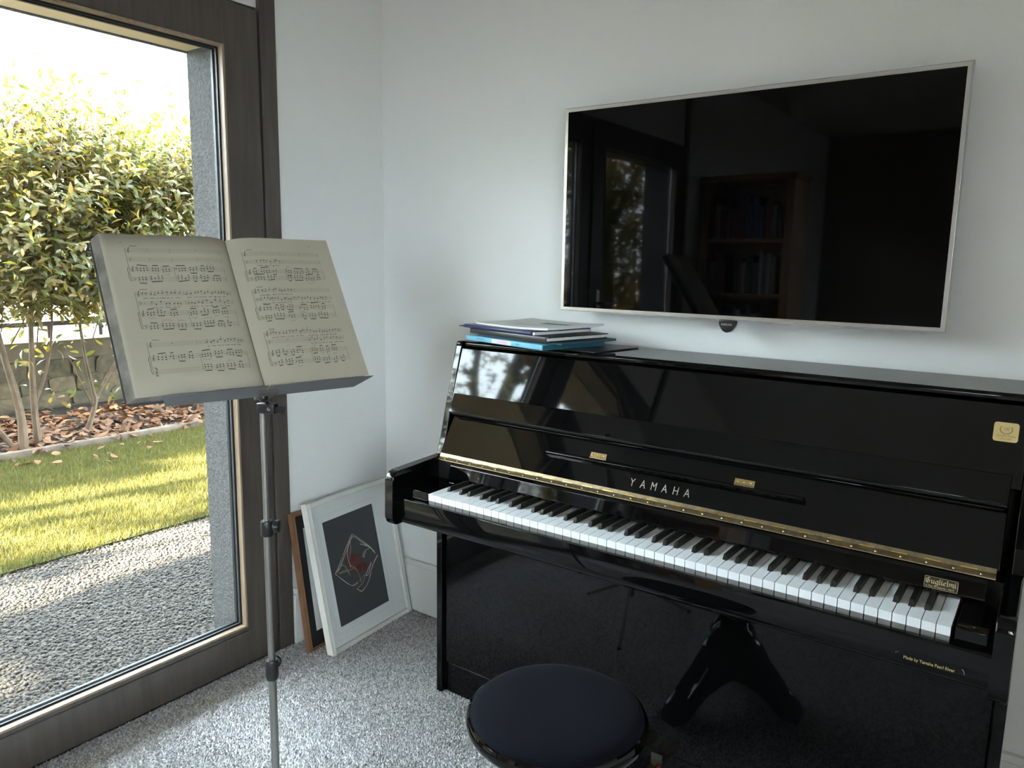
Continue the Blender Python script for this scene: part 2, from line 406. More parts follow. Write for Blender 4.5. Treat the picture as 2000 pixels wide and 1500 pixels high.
# ---- second window, added past the bookcase to light the room
w2 = empty('window_2', (-.05, sum(W2)/2, .10), 'brown framed window beyond the bookcase', kind='structure')
for ys in ((W2[1], W2[1]+.09), (W2[0]-.09, W2[0])): box('frame_stile', (FX0, 0), ys, (.10, 1.84), M_frame, w2)
for zs in ((.10, .19), (1.75, 1.84)): box('frame_rail', (FX0, 0), (W2[1]+.09, W2[0]-.09), zs, M_frame, w2)
bm = bmesh.new(); bm.faces.new([bm.verts.new(p) for p in ((-.03, W2[1]+.09, .19), (-.03, W2[0]-.09, .19), (-.03, W2[0]-.09, 1.75), (-.03, W2[1]+.09, 1.75))])
from_bm('glass_pane', bm, M_glass, w2)

w3 = empty('window_3', (RX+.05, sum(W3)/2, WZ[0]), 'brown framed window in the far side wall', kind='structure')  # added opening, out of view, sends daylight onto the left wall and score
for ys in ((W3[0], W3[0]+.08), (W3[1]-.08, W3[1]), (sum(W3)/2-.04, sum(W3)/2+.04)): box('frame_stile', (RX, RX+.08), ys, WZ, M_frame, w3)
for zs in ((WZ[0], WZ[0]+.08), (WZ[1]-.08, WZ[1])): box('frame_rail', (RX+.002, RX+.078), (W3[0]+.08, W3[1]-.08), zs, M_frame, w3)
bm = bmesh.new(); bm.faces.new([bm.verts.new(p) for p in ((RX+.04, W3[0], WZ[0]), (RX+.04, W3[1], WZ[0]), (RX+.04, W3[1], WZ[1]), (RX+.04, W3[0], WZ[1]))])
from_bm('glass_pane', bm, M_glass, w3)

w4 = empty('window_4', (sum(W4)/2, RY-.05, WZ4[0]), 'brown framed window in the wall opposite the piano', kind='structure')  # added opening, out of view, sends daylight onto the back wall
for xs in ((W4[0], W4[0]+.07), (W4[1]-.07, W4[1])): box('frame_stile', xs, (RY-.08, RY), WZ4, M_frame, w4)
for zs in ((WZ4[0], WZ4[0]+.07), (WZ4[1]-.07, WZ4[1])): box('frame_rail', (W4[0]+.07, W4[1]-.07), (RY-.078, RY-.002), zs, M_frame, w4)
bm = bmesh.new(); bm.faces.new([bm.verts.new(p) for p in ((W4[0], RY-.04, WZ4[0]), (W4[1], RY-.04, WZ4[0]), (W4[1], RY-.04, WZ4[1]), (W4[0], RY-.04, WZ4[1]))])
from_bm('glass_pane', bm, M_glass, w4)

# ---- carpet pile
rg = np.random.default_rng(3)
def carpet_pile():
    s = .0043
    xs, ys = np.meshgrid(np.arange(.006, 2.15, s), np.arange(-2.05, -.018, s)); P = np.stack([xs.ravel(), ys.ravel()], 1)
    P += rg.uniform(-.0023, .0023, P.shape)
    keep = ~((P[:, 0] > .59) & (P[:, 1] > -.35))
    P = P[keep]; n = len(P)
    T = np.array([(-.5, -.5, 0), (.5, -.5, 0), (.5, .5, 0), (-.5, .5, 0), (0, 0, 1)], float)
    F = [(0, 1, 4), (1, 2, 4), (2, 3, 4), (3, 0, 4)]
    # patches of brushed pile lie different ways
    a = np.sin(P[:, 0]*9+1.3*np.sin(P[:, 1]*7))+np.sin(P[:, 1]*11+2*np.sin(P[:, 0]*5))
    w = rg.uniform(.0048, .0074, n); h = rg.uniform(.0035, .0072, n)
    R = np.zeros((n, 3, 3)); th = rg.uniform(0, 6.28, n)
    R[:, 0, 0] = w*np.cos(th); R[:, 1, 0] = w*np.sin(th); R[:, 0, 1] = -w*np.sin(th); R[:, 1, 1] = w*np.cos(th)
    R[:, 0, 2] = rg.normal(0, .0022, n)+.0012*a; R[:, 1, 2] = rg.normal(0, .0022, n)-.001*a; R[:, 2, 2] = h
    P3 = np.c_[P, np.full(n, -.001)]
    o = scatter('carpet_pile', T, F, P3, R, M_carpet, fl, np.clip(rg.uniform(0, 1, n), 0, 1))
    o['kind'] = 'stuff'
carpet_pile()

# ================================================================== OUTSIDE
GZ = -.05
M_gravelbed = pm('gravel_bed', (0.0495, 0.0453, 0.0409), 0.95, noise=(90, .4, 3), bump=(70, .8, .01))
M_pebble = rnd_mat('pebbles', [(0.0290, 0.0263, 0.0249), (0.0583, 0.0540, 0.0495), (0.0788, 0.0729, 0.0656), (0.1050, 0.0964, 0.0846)], .8, obj_rnd=False)
M_soil = pm('dark_soil', (0.0142, 0.0101, 0.0070), .95, noise=(20, .4, 4), bump=(30, .8, .02))
M_turf = pm('turf_backing', (0.0438, 0.0531, 0.0125), .95, noise=(30, .3, 3))
M_grass = rnd_mat('grass_blades', [(.062, .067, .018), (.106, .104, .030), (.160, .146, .055)], .7, transl=(.35, (1.0, 1.0, .5)), obj_rnd=False)
M_leaf = rnd_mat('hedge_leaves', [(.045, .064, .017), (.092, .098, .033), (.140, .126, .047), (.205, .148, .060)], .38, transl=(.50, (1.55, 1.36, .48)), spec=.5)
M_leafdk = rnd_mat('tree_leaves', [(0.0245, 0.0350, 0.0105), (0.0490, 0.0595, 0.0140), (0.0980, 0.0840, 0.0210)], .45, transl=(.4, (1.4, 1.3, .5)), spec=.4)
M_litter = rnd_mat('fallen_leaves', [(.085, .036, .016), (.150, .066, .030), (.225, .120, .062), (.120, .055, .026)], .7, transl=(.15, (1, .8, .6)))
M_bark = pm('pale_bark', (0.110, 0.074, 0.046), .9, noise=(30, .3, 3, (1, 1, .3)), bump=(60, .5, .004))
M_barkdk = pm('dark_bark', (0.0300, 0.0250, 0.0210), .9, noise=(20, .3, 3))
M_kerb = pm('edging_stone', (0.105, 0.080, 0.058), .9, noise=(14, .2, 4), bump=(30, .4, .006))
M_stone = [pm('wall_stone_%s' % n, c, .95, noise=(12, .3, 4), bump=(20, .8, .015)) for n, c in (('grey', (.105, .088, .060)), ('buff', (.125, .098, .060)), ('olive', (.090, .078, .048)))]
M_mortar = pm('mortar', (0.095, 0.080, 0.054), .95, bump=(40, .6, .01))
M_coping = pm('coping_concrete', (0.125, 0.105, 0.072), .9, noise=(8, .2, 4), bump=(40, .4, .006))
M_road = pm('pale_road', (0.115, 0.095, 0.085), .9, noise=(10, .08, 4))
M_rail = pm('dark_rail_paint', (0.018, 0.014, 0.016), .5)

gr = box('ground', (-60, EXT-.03), (-40, 40), (-.4, GZ-.012), M_gravelbed); prop(gr, 'gravel ground outside the garden door', kind='structure')
box('earth', (EXT-.03, 60), (-40, 40), (-.6, -.15), M_gravelbed, gr)
def pebbles():
    s = .0135
    xs, ys = np.meshgrid(np.arange(-1.62, EXT-.03, s), np.arange(-2.2, 1.3, s)); P = np.stack([xs.ravel(), ys.ravel()], 1)
    P += rg.uniform(-.006, .006, P.shape)
    n = len(P); ph = (1+5**.5)/2
    T = np.array([(1, 0, 0), (-1, 0, 0), (0, 1, 0), (0, -1, 0), (.0, 0, 1), (.62, .62, .55), (-.62, .62, .55), (-.62, -.62, .55), (.62, -.62, .55)], float)
    F = [(0, 2, 5), (2, 1, 6), (1, 3, 7), (3, 0, 8), (5, 6, 4), (6, 7, 4), (7, 8, 4), (8, 5, 4), (2, 6, 5), (1, 7, 6), (3, 8, 7), (0, 5, 8)]
    th = rg.uniform(0, 6.28, n); a = rg.uniform(.0058, .0105, n); b = a*rg.uniform(.6, .95, n); c = a*rg.uniform(.5, .8, n)
    R = np.zeros((n, 3, 3)); R[:, 0, 0] = a*np.cos(th); R[:, 1, 0] = a*np.sin(th); R[:, 0, 1] = -b*np.sin(th); R[:, 1, 1] = b*np.cos(th); R[:, 2, 2] = c
    R[:, 0, 2] = rg.normal(0, .002, n); R[:, 1, 2] = rg.normal(0, .002, n)
    o = scatter('gravel', T, F, np.c_[P, GZ-.012+rg.uniform(0, .004, n)], R, M_pebble, gr, rg.uniform(0, 1, n)); o['kind'] = 'stuff'
pebbles()
LX0, LX1 = -3.50, -1.55      # lawn
lw = box('lawn', (LX0, LX1), (-12, 9), (GZ-.012, GZ), M_turf); prop(lw, 'strip of yellow green lawn between gravel and hedge', kind='structure')
def grass():
    n = 150000
    x = rg.uniform(LX0+.01, LX1+.012, n); y = rg.uniform(-1.9, 3.0, n)
    T = np.array([(-.5, 0, 0), (.5, 0, 0), (.36, 0, .55), (-.36, 0, .55), (0, 0, 1)], float)
    th = rg.uniform(0, 6.28, n); h = rg.uniform(.022, .042, n); w = rg.uniform(.0025, .004, n)
    R = np.zeros((n, 3, 3)); R[:, 0, 0] = w*np.cos(th); R[:, 1, 0] = w*np.sin(th)
    R[:, 0, 1] = -np.sin(th); R[:, 1, 1] = np.cos(th)
    R[:, 0, 2] = rg.normal(0, .013, n); R[:, 1, 2] = rg.normal(0, .013, n); R[:, 2, 2] = h
    o = scatter('grass', T, [(0, 1, 2), (0, 2, 3), (3, 2, 4)], np.c_[x, y, np.full(n, GZ)], R, M_grass, lw, rg.uniform(0, 1, n)); o['kind'] = 'stuff'
grass()
# edging stones
kb = empty('kerb', (-3.55, 0, GZ), 'low pale stone edging between lawn and hedge bed', kind='structure')
yk = -3.0; rk = random.Random(5)
while yk < 6:
    L = rk.uniform(.75, 1.1); xo = .03*math.sin(yk*1.3)
    bm = bmesh.new(); add_box(bm, (LX0-.075, LX0-.01), (yk, yk+L-.012), (GZ-.03, GZ+.055)); bmesh.ops.subdivide_edges(bm, edges=[e for e in bm.edges if e.calc_length() > .4], cuts=5)
    for v in bm.verts: v.co.x += .02*math.sin(v.co.y*2.1)+rk.uniform(-.006, .006); v.co.z += rk.uniform(-.006, .006) if v.co.z > GZ else 0
    bevel(bm, .008, 2); from_bm('edging_stone', bm, M_kerb, kb, True); yk += L
# hedge bed and its fallen leaves
HX = -4.62
bed = bpy.data.objects.new('soil_bed', None)
def bed_z(x, y):
    return GZ+.02+.10*np.clip((-3.6-x)/1.0, 0, 1)+.012*np.sin(x*9)*np.cos(y*7)
nx, ny = 14, 60
gx = np.linspace(HX+.05, LX0-.05, nx); gy = np.linspace(-4, 6, ny); X, Y = np.meshgrid(gx, gy); Zb = bed_z(X, Y)
idx = np.arange(nx*ny).reshape(ny, nx)
Fq = np.stack([idx[:-1, :-1], idx[:-1, 1:], idx[1:, 1:], idx[1:, :-1]], -1).reshape(-1, 4)
bed = np_mesh('soil_bed', np.stack([X, Y, Zb], -1).reshape(-1, 3), Fq, M_soil, smooth=True); prop(bed, 'raised bed of soil and fallen leaves under the hedge', kind='structure')
LT = np.array([(0, 0, 0), (.26, -.44, .07), (.26, .44, .05), (.62, -.40, .04), (.62, .40, .06), (1, 0, -.06)], float)
LF = [(0, 1, 2), (1, 4, 2), (1, 3, 4), (3, 5, 4)]
def leaf_mesh(name, L, w, curl, mat):
    me = bpy.data.meshes.new(name)
    T = LT.copy(); T[:, 0] *= L; T[:, 1] *= w; T[:, 2] *= curl*L*3
    me.from_pydata([tuple(v) for v in T], [], LF); me.materials.append(mat); return me
LIT = [leaf_mesh('fallen_leaf', L, w, c, M_litter) for L, w, c in ((.085, .04, .25), (.07, .035, .4), (.10, .045, -.2), (.065, .03, .5))]
nl = 3200
lx = rg.uniform(HX+.25, LX0+.0, nl); ly = rg.uniform(-1.6, 3.4, nl); lx[:90] = rg.uniform(LX0, LX0+.55, 90)
lz = bed_z(np.minimum(lx, LX0-.06), ly)+rg.uniform(.004, .035, nl); lz[:90] = GZ+.03
lyaw = rg.uniform(0, 6.28, nl); nd = np.c_[rg.normal(0, .45, nl), rg.normal(0, .45, nl), np.ones(nl)]; xd = np.c_[np.cos(lyaw), np.sin(lyaw), rg.normal(0, .3, nl)]
RL = basis(xd, nd)
vis = np.argsort((lx+3.4)**2*.5+(ly-.75)**2)[:300]
for k in vis:
    o = bpy.data.objects.new('fallen_leaf', LIT[k % 4]); link(o)
    o.parent = bed; o.matrix_world = Matrix([[*RL[k][i], (lx[k], ly[k], lz[k])[i]] for i in range(3)]+[[0, 0, 0, 1]])
rest = np.setdiff1d(np.arange(nl), vis)
sz = rg.uniform(.06, .10, len(rest))
o = scatter('leaf_litter', LT*np.array([1, .45, 1.0]), LF, np.c_[lx, ly, lz][rest], RL[rest]*sz[:, None, None], M_litter, bed, rg.uniform(0, 1, len(rest))); o['kind'] = 'stuff'
# retaining wall of rubble stone under a coping
rw = empty('trim_1', (HX, 0, 0), 'low rubble stone wall with a concrete coping behind the hedge', kind='structure')
box('mortar_core', (HX-.30, HX-.003), (-5, 7), (-.2, .52), M_mortar, rw)
rs = random.Random(11); zc = -.05
for row in range(4):
    hgt = rs.uniform(.11, .15); yy = -3.2+rs.uniform(0, .2)
    while yy < 5.2:
        L = rs.uniform(.13, .34); h = hgt-.006
        bm = bmesh.new(); pts = []
        for (a, b) in ((0, .1), (.12, 0), (.88, .02), (1, .18), (.98, .85), (.85, 1), (.15, .98), (.02, .8)):
            pts.append((yy+.003+(L-.006)*a+rs.uniform(-.012, .012), zc+h*b+rs.uniform(-.008, .008)))
        x1 = HX+rs.uniform(0, .022)
        add_prism(bm, pts, lambda p, t: (t, p[0], p[1]), HX-.05, x1)
        from_bm('stone', bm, M_stone[rs.randrange(3)], rw); yy += L
    zc += hgt
yy = -4.0
while yy < 5.5:
    L = rs.uniform(1.0, 1.4)
    box('coping_slab', (HX-.34, HX+.03+rs.uniform(-.004, .004)), (yy, yy+L-.01), (zc+.0, zc+.155), M_coping, rw, .006); yy += L
WT = zc+.155
rd = box('trim_2', (-60, HX-.341), (-40, 40), (-.2, WT-.02), M_road); prop(rd, 'pale paved ground beyond the low wall', kind='structure')
fn = empty('fence', (HX-.22, 0, WT), 'low dark metal rail fence on top of the rubble wall', 'fence')
box('rail', (HX-.245, HX-.205), (-5, 7), (WT+.10, WT+.14), M_rail, fn)
yy = -4.6
while yy < 6.5:
    box('post', (HX-.24, HX-.21), (yy, yy+.03), (WT-.02, WT+.10), M_rail, fn); yy += .42
# ---- hedge shrubs and trees
LEAFS = [leaf_mesh('leaf', L, w, c, M_leaf) for L, w, c in ((.078, .025, .5), (.064, .021, .8), (.092, .028, .4))]
def shoots(rng, n, cen, rad, zr, per, llen, up=.8, spread=.5, segs=None):
    """leaf positions along n shoots that start inside the envelope and rise outwards"""
    P, D, A = [], [], []
    c = np.array(cen)
    for _ in range(n):
        a = rng.uniform(0, 6.28); q = math.sqrt(rng.uniform(0, 1))
        z = rng.uniform(*zr); s = np.array([c[0]+rad[0]*q*math.cos(a), c[1]+rad[1]*q*math.sin(a), z])
        d = np.array([math.cos(a)*spread*q+rng.normal(0, .3), math.sin(a)*spread*q+rng.normal(0, .3), up+rng.normal(0, .25)]); d /= np.linalg.norm(d)
        L = rng.uniform(.25, .5)
        if segs is not None: segs.append((s, s+d*L))
        k = int(per*rng.uniform(.7, 1.2))
        for i in range(k):
            t = (i+.5)/k; P.append(s+d*L*t+rng.normal(0, .006, 3)); D.append(d); A.append(i*2.4+rng.uniform(-.4, .4))
    P = np.array(P); D = np.array(D); A = np.array(A)
    e1 = np.cross(D, np.array([.3, .2, .9])+0*D); e1 /= np.linalg.norm(e1, axis=1, keepdims=True); e2 = np.cross(D, e1)
    out = e1*np.cos(A)[:, None]+e2*np.sin(A)[:, None]
    xd = out*.8+D*.5+rng.normal(0, .25, P.shape)+np.array([0, 0, -.15])
    nd = D*.8-out*.3+rng.normal(0, .35, P.shape)
    return P, basis(xd, nd)
def shrub(name, label, base, stems, cen, rad, zr, n, seed, group, nobj=0, low=0, lsize=.075, mat=None, per=15, cat='shrub', bark=None, spread=.5, up=.8):
    rng = np.random.default_rng(seed); mat = mat or M_leaf
    e = empty(name, base, label, cat, group)
    for st in stems:
        bm = bmesh.new(); r0 = st[0]*(.62 if bark is None else 1); pts = smooth_path(st[1], 4)
        add_tube(bm, pts, [r0*(1-.65*i/(len(pts)-1)) for i in range(len(pts))], 7)
        from_bm('stem', bm, bark or M_bark, e, True)
    # fine twigs as one piece
    bm = bmesh.new(); segs = []
    if nobj:
        P3, R3 = shoots(rng, 34, (cen[0]+.1, cen[1], 0), (rad[0]*.8, rad[1]*1.05), (zr[1]-.1, zr[1]+.22), 11, lsize, 1.3, .25, segs)
        for a_, b_ in segs: add_tube(bm, [a_-(b_-a_)*.9, (a_+b_)/2, b_], [.004, .003, .0015], 4, False)
    for _ in range(46):
        a = rng.uniform(0, 6.28); q = rng.uniform(.1, .95); z = rng.uniform(zr[0]-.15, zr[1])
        s = np.array([cen[0]+rad[0]*q*.5*math.cos(a), cen[1]+rad[1]*q*.7*math.sin(a), z]); d = np.array([math.cos(a)*.4, math.sin(a)*.5, .8])*rng.uniform(.2, .5)
        add_tube(bm, [s, s+d*.5+rng.normal(0, .03, 3), s+d], [.005, .004, .002], 4, False)
    o = from_bm('twigs', bm, bark or M_bark, e, False); o['kind'] = 'stuff'
    P, R = shoots(rng, n, cen, rad, zr, per, lsize, up, spread)
    if low:
        P2, R2 = shoots(rng, low, (cen[0]+.15, cen[1], 0), (rad[0]*.8, rad[1]*1.0), (.10, zr[0]), 7, lsize, .5, .6); P = np.r_[P, P2]; R = np.r_[R, R2]
    if nobj: P = np.r_[P, P3]; R = np.r_[R, R3]
    sc_ = rng.uniform(.75, 1.3, len(P))
    pick = np.zeros(len(P), bool)
    if nobj:
        # leaves on the side that faces the room, well spread
        score = P[:, 0]*1.0+rng.uniform(0, .8, len(P)); pick[np.argsort(-score)[:nobj]] = True
        for k in np.where(pick)[0]:
            o = bpy.data.objects.new('leaf', LEAFS[k % 3]); link(o); o.parent = e; o.matrix_parent_inverse = Matrix.Translation(-Vector(base))
            Rk = R[k]*sc_[k]; o.matrix_basis = Matrix([[*Rk[i], P[k][i]] for i in range(3)]+[[0, 0, 0, 1]])
    q = ~pick
    o = scatter('foliage', LT*np.array([lsize, lsize*.33, lsize*1.6]), LF, P[q], R[q]*sc_[q][:, None, None], mat, e, rng.uniform(0, 1, q.sum())); o['kind'] = 'stuff'
    return e
HG = 'hedge shrubs along the low wall'
shrub('hedge_shrub', 'thick multi-stemmed hedge shrub farthest left beyond the lawn', (-3.70, .25, .0),
      [(.055, [(-3.66, .16, -.03), (-3.70, .17, .25), (-3.78, .12, .7), (-3.85, .05, 1.4)]), (.045, [(-3.70, .27, -.03), (-3.72, .27, .3), (-3.74, .30, .8), (-3.9, .42, 1.6)]),
       (.03, [(-3.66, .10, .0), (-3.7, -.1, .35), (-3.8, -.3, .6), (-3.85, -.4, 1.2)]), (.022, [(-3.72, .26, .25), (-3.75, .38, .5), (-3.8, .46, .8), (-3.85, .5, 1.2)])],
      (-3.95, .18, 0), (.50, .55), (.80, 2.02), 700, 21, HG, 290, 10, .08)
shrub('hedge_shrub', 'forked hedge shrub with two slender pale stems in the middle of the window', (-3.80, .66, .0),
      [(.035, [(-3.80, .64, -.03), (-3.84, .74, .20), (-3.86, .74, .30), (-3.88, .70, .65), (-3.9, .66, 1.4)]), (.024, [(-3.86, .76, .25), (-3.9, .95, .5), (-3.95, 1.15, .75), (-4.0, 1.35, 1.0)]),
       (.012, [(-3.84, .72, .18), (-3.8, .62, .4), (-3.8, .55, .6)])],
      (-4.0, .74, 0), (.48, .42), (.78, 2.08), 640, 22, HG, 290, 10, .08)
shrub('hedge_shrub', 'slanting thin-stemmed hedge shrub behind the open score', (-3.98, 1.30, .0),
      [(.028, [(-3.98, 1.36, -.02), (-3.98, 1.22, .2), (-4.0, 1.10, .45), (-4.05, 1.0, .9), (-4.1, 1.0, 1.5)]), (.02, [(-3.98, 1.36, .0), (-4.0, 1.2, .3), (-4.0, 1.22, .7), (-4.05, 1.3, 1.3)]),
       (.02, [(-4.0, 1.4, .0), (-4.05, 1.45, .5), (-4.1, 1.5, 1.2)])],
      (-4.05, 1.32, 0), (.46, .40), (.72, 1.90), 540, 23, HG, 290, 12, .08)
shrub('hedge_shrub', 'bright yellow green hedge shrub beside the stucco reveal', (-4.07, 1.85, .0),
      [(.03, [(-4.07, 1.85, 0), (-4.1, 1.88, .5), (-4.1, 1.95, 1.3)]), (.02, [(-4.05, 1.82, 0), (-4.0, 1.7, .5), (-4.05, 1.65, 1.2)])],
      (-4.05, 1.92, 0), (.46, .42), (.6, 1.98), 540, 24, HG, 290, 16, .08)
for k, yy in enumerate((-.75, -1.65, -2.6, -3.6, 2.75)):
    shrub('hedge_shrub', ['hedge shrub just past the left edge of the door glass', 'second hedge shrub past the left edge of the door glass', 'third hedge shrub past the left edge of the door glass', 'last hedge shrub past the left edge of the door glass', 'hedge shrub hidden behind the stucco reveal'][k], (-3.95, yy, 0),
      [(.04, [(-3.9, yy, 0), (-3.9, yy+.05, .6), (-3.95, yy+.1, 1.4)]), (.03, [(-3.9, yy, 0), (-3.95, yy-.2, .6), (-4, yy-.25, 1.3)])],
      (-4.0, yy, 0), (.48, .52), (.7, 2.0), 330, 30+k, HG, 0, 4)
for k, yy in enumerate((-4.9, -6.4, -8.0, -9.7)):
    shrub('tall_hedge_shrub', ['tall dense laurel nearest the door in the row past the hedge', 'second tall dense laurel in the row past the hedge', 'third tall dense laurel in the row past the hedge', 'last tall dense laurel in the row past the hedge'][k], (-4.2, yy, 0),
      [(.06, [(-4.2, yy, 0), (-4.2, yy+.05, .9), (-4.2, yy+.1, 2.4)]), (.05, [(-4.2, yy, 0), (-4.25, yy-.3, .8), (-4.3, yy-.4, 2.2)])],
      (-4.3, yy, 0), (.7, .8), (.3, 3.0 if k else 2.3), 420, 60+k, 'tall laurels past the hedge', 0, 0, .10, None, 16)
for k, (xx, yy, zt) in enumerate(((-3.1, -11.2, 3.7), (-1.7, -11.6, 3.3), (-.3, -11.6, 3.3), (1.0, -11.6, 3.3), (2.35, -10.6, 4.6), (3.5, -10.8, 4.4))):  # unseen laurels: end row added to screen low sky, last two block sun
    shrub('tall_hedge_shrub', ['tall dense laurel at the left of the row closing the garden', 'tall dense laurel second from left closing the garden', 'tall dense laurel third from left closing the garden', 'tall dense laurel at the right of the row closing the garden', 'tallest laurel outside the window opposite the piano', 'rounded tall laurel beside the tallest one opposite the piano'][k], (xx, yy, GZ),
      [(.06, [(xx, yy, GZ), (xx, yy+.05, .9), (xx, yy+.1, 2.4)]), (.05, [(xx, yy, GZ), (xx-.2, yy, .8), (xx-.3, yy, 2.2)])],
      (xx, yy, 0), (.85, .6), (.1, zt-.4), 420, 70+k, 'tall laurels past the hedge', 0, 0, .11, None, 18)
shrub('tall_hedge_shrub', 'tall golden lit laurel mirrored in the left part of the television', (-3.35, -9.0, 0),
      [(.06, [(-3.35, -9.0, 0), (-3.35, -9.0, .9), (-3.3, -9, 2.4)]), (.05, [(-3.35, -9.0, 0), (-3.5, -9.1, .8), (-3.6, -9.2, 2.2)])],
      (-3.35, -9.0, 0), (.95, .6), (.1, 3.05), 620, 81, 'tall laurels past the hedge', 0, 0, .10, None, 18)
def tree(label, base, trunk, cen, rad, zr, n, seed, lsize, per=26, mat=None):
    return shrub('garden_tree', label, base, trunk, cen, rad, zr, n, seed, 'trees past the hedge', 0, 0, lsize, mat or M_leafdk, per, 'tree', M_barkdk, .8, .15)
tree('tall leaning tree reflected in the piano top', (-5.6, -8.2, .6), [(.20, [(-5.6, -8.2, .5), (-5.5, -8.3, 3), (-5.2, -8.0, 5), (-5.0, -7.4, 8)]), (.10, [(-5.45, -8.3, 3.2), (-6.0, -8.0, 4.6), (-6.4, -8.0, 6.5)]), (.08, [(-5.3, -8.1, 4.4), (-4.4, -8.3, 5.6), (-3.8, -8.4, 7)])],
     (-5.4, -8.0, 0), (1.7, 1.7), (3.6, 8.2), 150, 41, .12)
tree('second tall tree reflected in the piano top', (-7.6, -6.6, .6), [(.17, [(-7.6, -6.6, .5), (-7.6, -6.5, 3), (-7.3, -6.5, 5.5), (-7.4, -6.3, 8)]), (.08, [(-7.6, -6.5, 3.0), (-8.2, -6.2, 4.6), (-8.4, -6, 6.5)])],
     (-7.6, -6.5, 0), (1.5, 1.5), (3.3, 8.0), 130, 42, .12)
tree('loose tree casting dappled shade on the lawn', (-3.9, -8.9, 0), [(.14, [(-3.9, -8.9, 0), (-3.9, -8.9, 2), (-3.7, -8.8, 4.5)]), (.07, [(-3.9, -8.9, 1.8), (-3.2, -8.8, 3), (-2.7, -8.8, 4.2)])],
     (-3.7, -8.8, 0), (1.5, .9), (2.6, 5.0), 75, 43, .12, 22)
shrub('garden_bush', 'tall dense bush growing past the end of the terrace', (-1.8, -9.6, GZ), [(.06, [(-1.8, -9.6, GZ), (-1.85, -9.6, .8), (-1.7, -9.6, 2)])],
      (-1.8, -9.6, 0), (.82, .9), (.1, 5.1), 760, 44, 'trees past the hedge', 0, 0, .11, M_leaf, 22, 'shrub', M_barkdk)  # bush added out of view to keep low sun off the gravel

# ================================================================== PIANO
PX0, PX1, PYB = .586, 2.026, -.05
PH = 1.079
pno = empty('upright_piano', (1.306, -.3, 0), 'glossy black upright piano with its keyboard open against the back wall', 'piano')
th = .020
def arc(c, r, a0, a1, n=5):
    return [(c[0]+r*math.cos(a0+(a1-a0)*k/n), c[1]+r*math.sin(a0+(a1-a0)*k/n)) for k in range(n+1)]
side = [(PYB, 0), (-.374, 0), (-.374, .598), (-.376, .75), (-.358, .80), (-.333, .90), (-.306, 1.0), (-.286, 1.066)] + arc((-.278, PH-.009), .009, math.pi, math.pi/2, 4) + [(PYB, PH)]
for xs in ((PX0, PX0+th), (PX1-th, PX1)):
    prism_x('side_panel', side, xs[0], xs[1], M_black, pno, .0025, 2)
# arms (cheeks) at both ends of the keyboard
armp = [(-.372, .756), (-.560, .747)] + arc((-.560, .722), .025, math.pi/2, math.pi, 6) + [(-.587, .625)] + arc((-.567, .615), .019, math.pi, 1.5*math.pi, 4) + [(-.372, .596)]
for xs in ((PX0-.0, PX0+.029), (PX1-.029, PX1)):
    prism_x('arm', armp, xs[0], xs[1], M_black, pno, .003, 2)
ix0, ix1 = PX0+.029, PX1-.029
# key bed and key slip
box('key_bed', (PX0+th, PX1-th), (-.552, -.36), (.600, .664), M_blacksat, pno)
slip = [(-.553, .600), (-.553, .671), (-.558, .6725), (-.562, .671), (-.563, .668), (-.563, .622), (-.5615, .612), (-.556, .604), (-.546, .599), (-.53, .597), (-.36, .597), (-.36, .600)]
prism_x('key_slip', slip, PX0+th+.001, PX1-th-.001, M_black, pno, 0, smooth=True)
# lower case
box('knee_panel', (PX0+th+.003, PX1-th-.003), (-.362, -.345), (.100, .5965), M_black, pno, .0015)
bb = box('bottom_board', (PX0+th, PX1-th), (-.357, -.335), (.0, .097), M_black, pno, .0015)
box('back_panel', (PX0+th, PX1-th), (PYB-.02, PYB-.001), (.0, PH-.03), M_blacksat, pno)
box('bottom_shelf', (PX0+th, PX1-th), (-.335, -.071), (.03, .06), M_blacksat, pno)
# pedals
for px in (1.183, 1.249, 1.315):
    bm = bmesh.new()
    prof = [(-.335, .009), (-.39, .009), (-.42, .012), (-.45, .017), (-.468, .0185), (-.482, .015), (-.488, .007)]
    out = [(px-w, y) for y, w in prof] + [(px+w, y) for y, w in prof[::-1]]
    add_prism(bm, out, lambda p, t: (p[0], p[1], t+.012*max(0, (-.36-p[1])/.13)**.8*(-1)+.0), .058, .070)
    bevel(bm, .0025, 2); from_bm('pedal', bm, M_brassb, pno, True)
    box('pedal_slot', (px-.015, px+.015), (-.3585, -.3565), (.04, .085), M_dark, bb)
    box('felt_washer', (px-.012, px+.012), (-.361, -.358), (.046, .056), M_felt, bb)
# key blocks
for xs in ((ix0+.008, .7060), (1.9385, ix1-.008)):
    box('key_block', xs, (-.546, -.41), (.664, .6985), M_black, pno, .002)
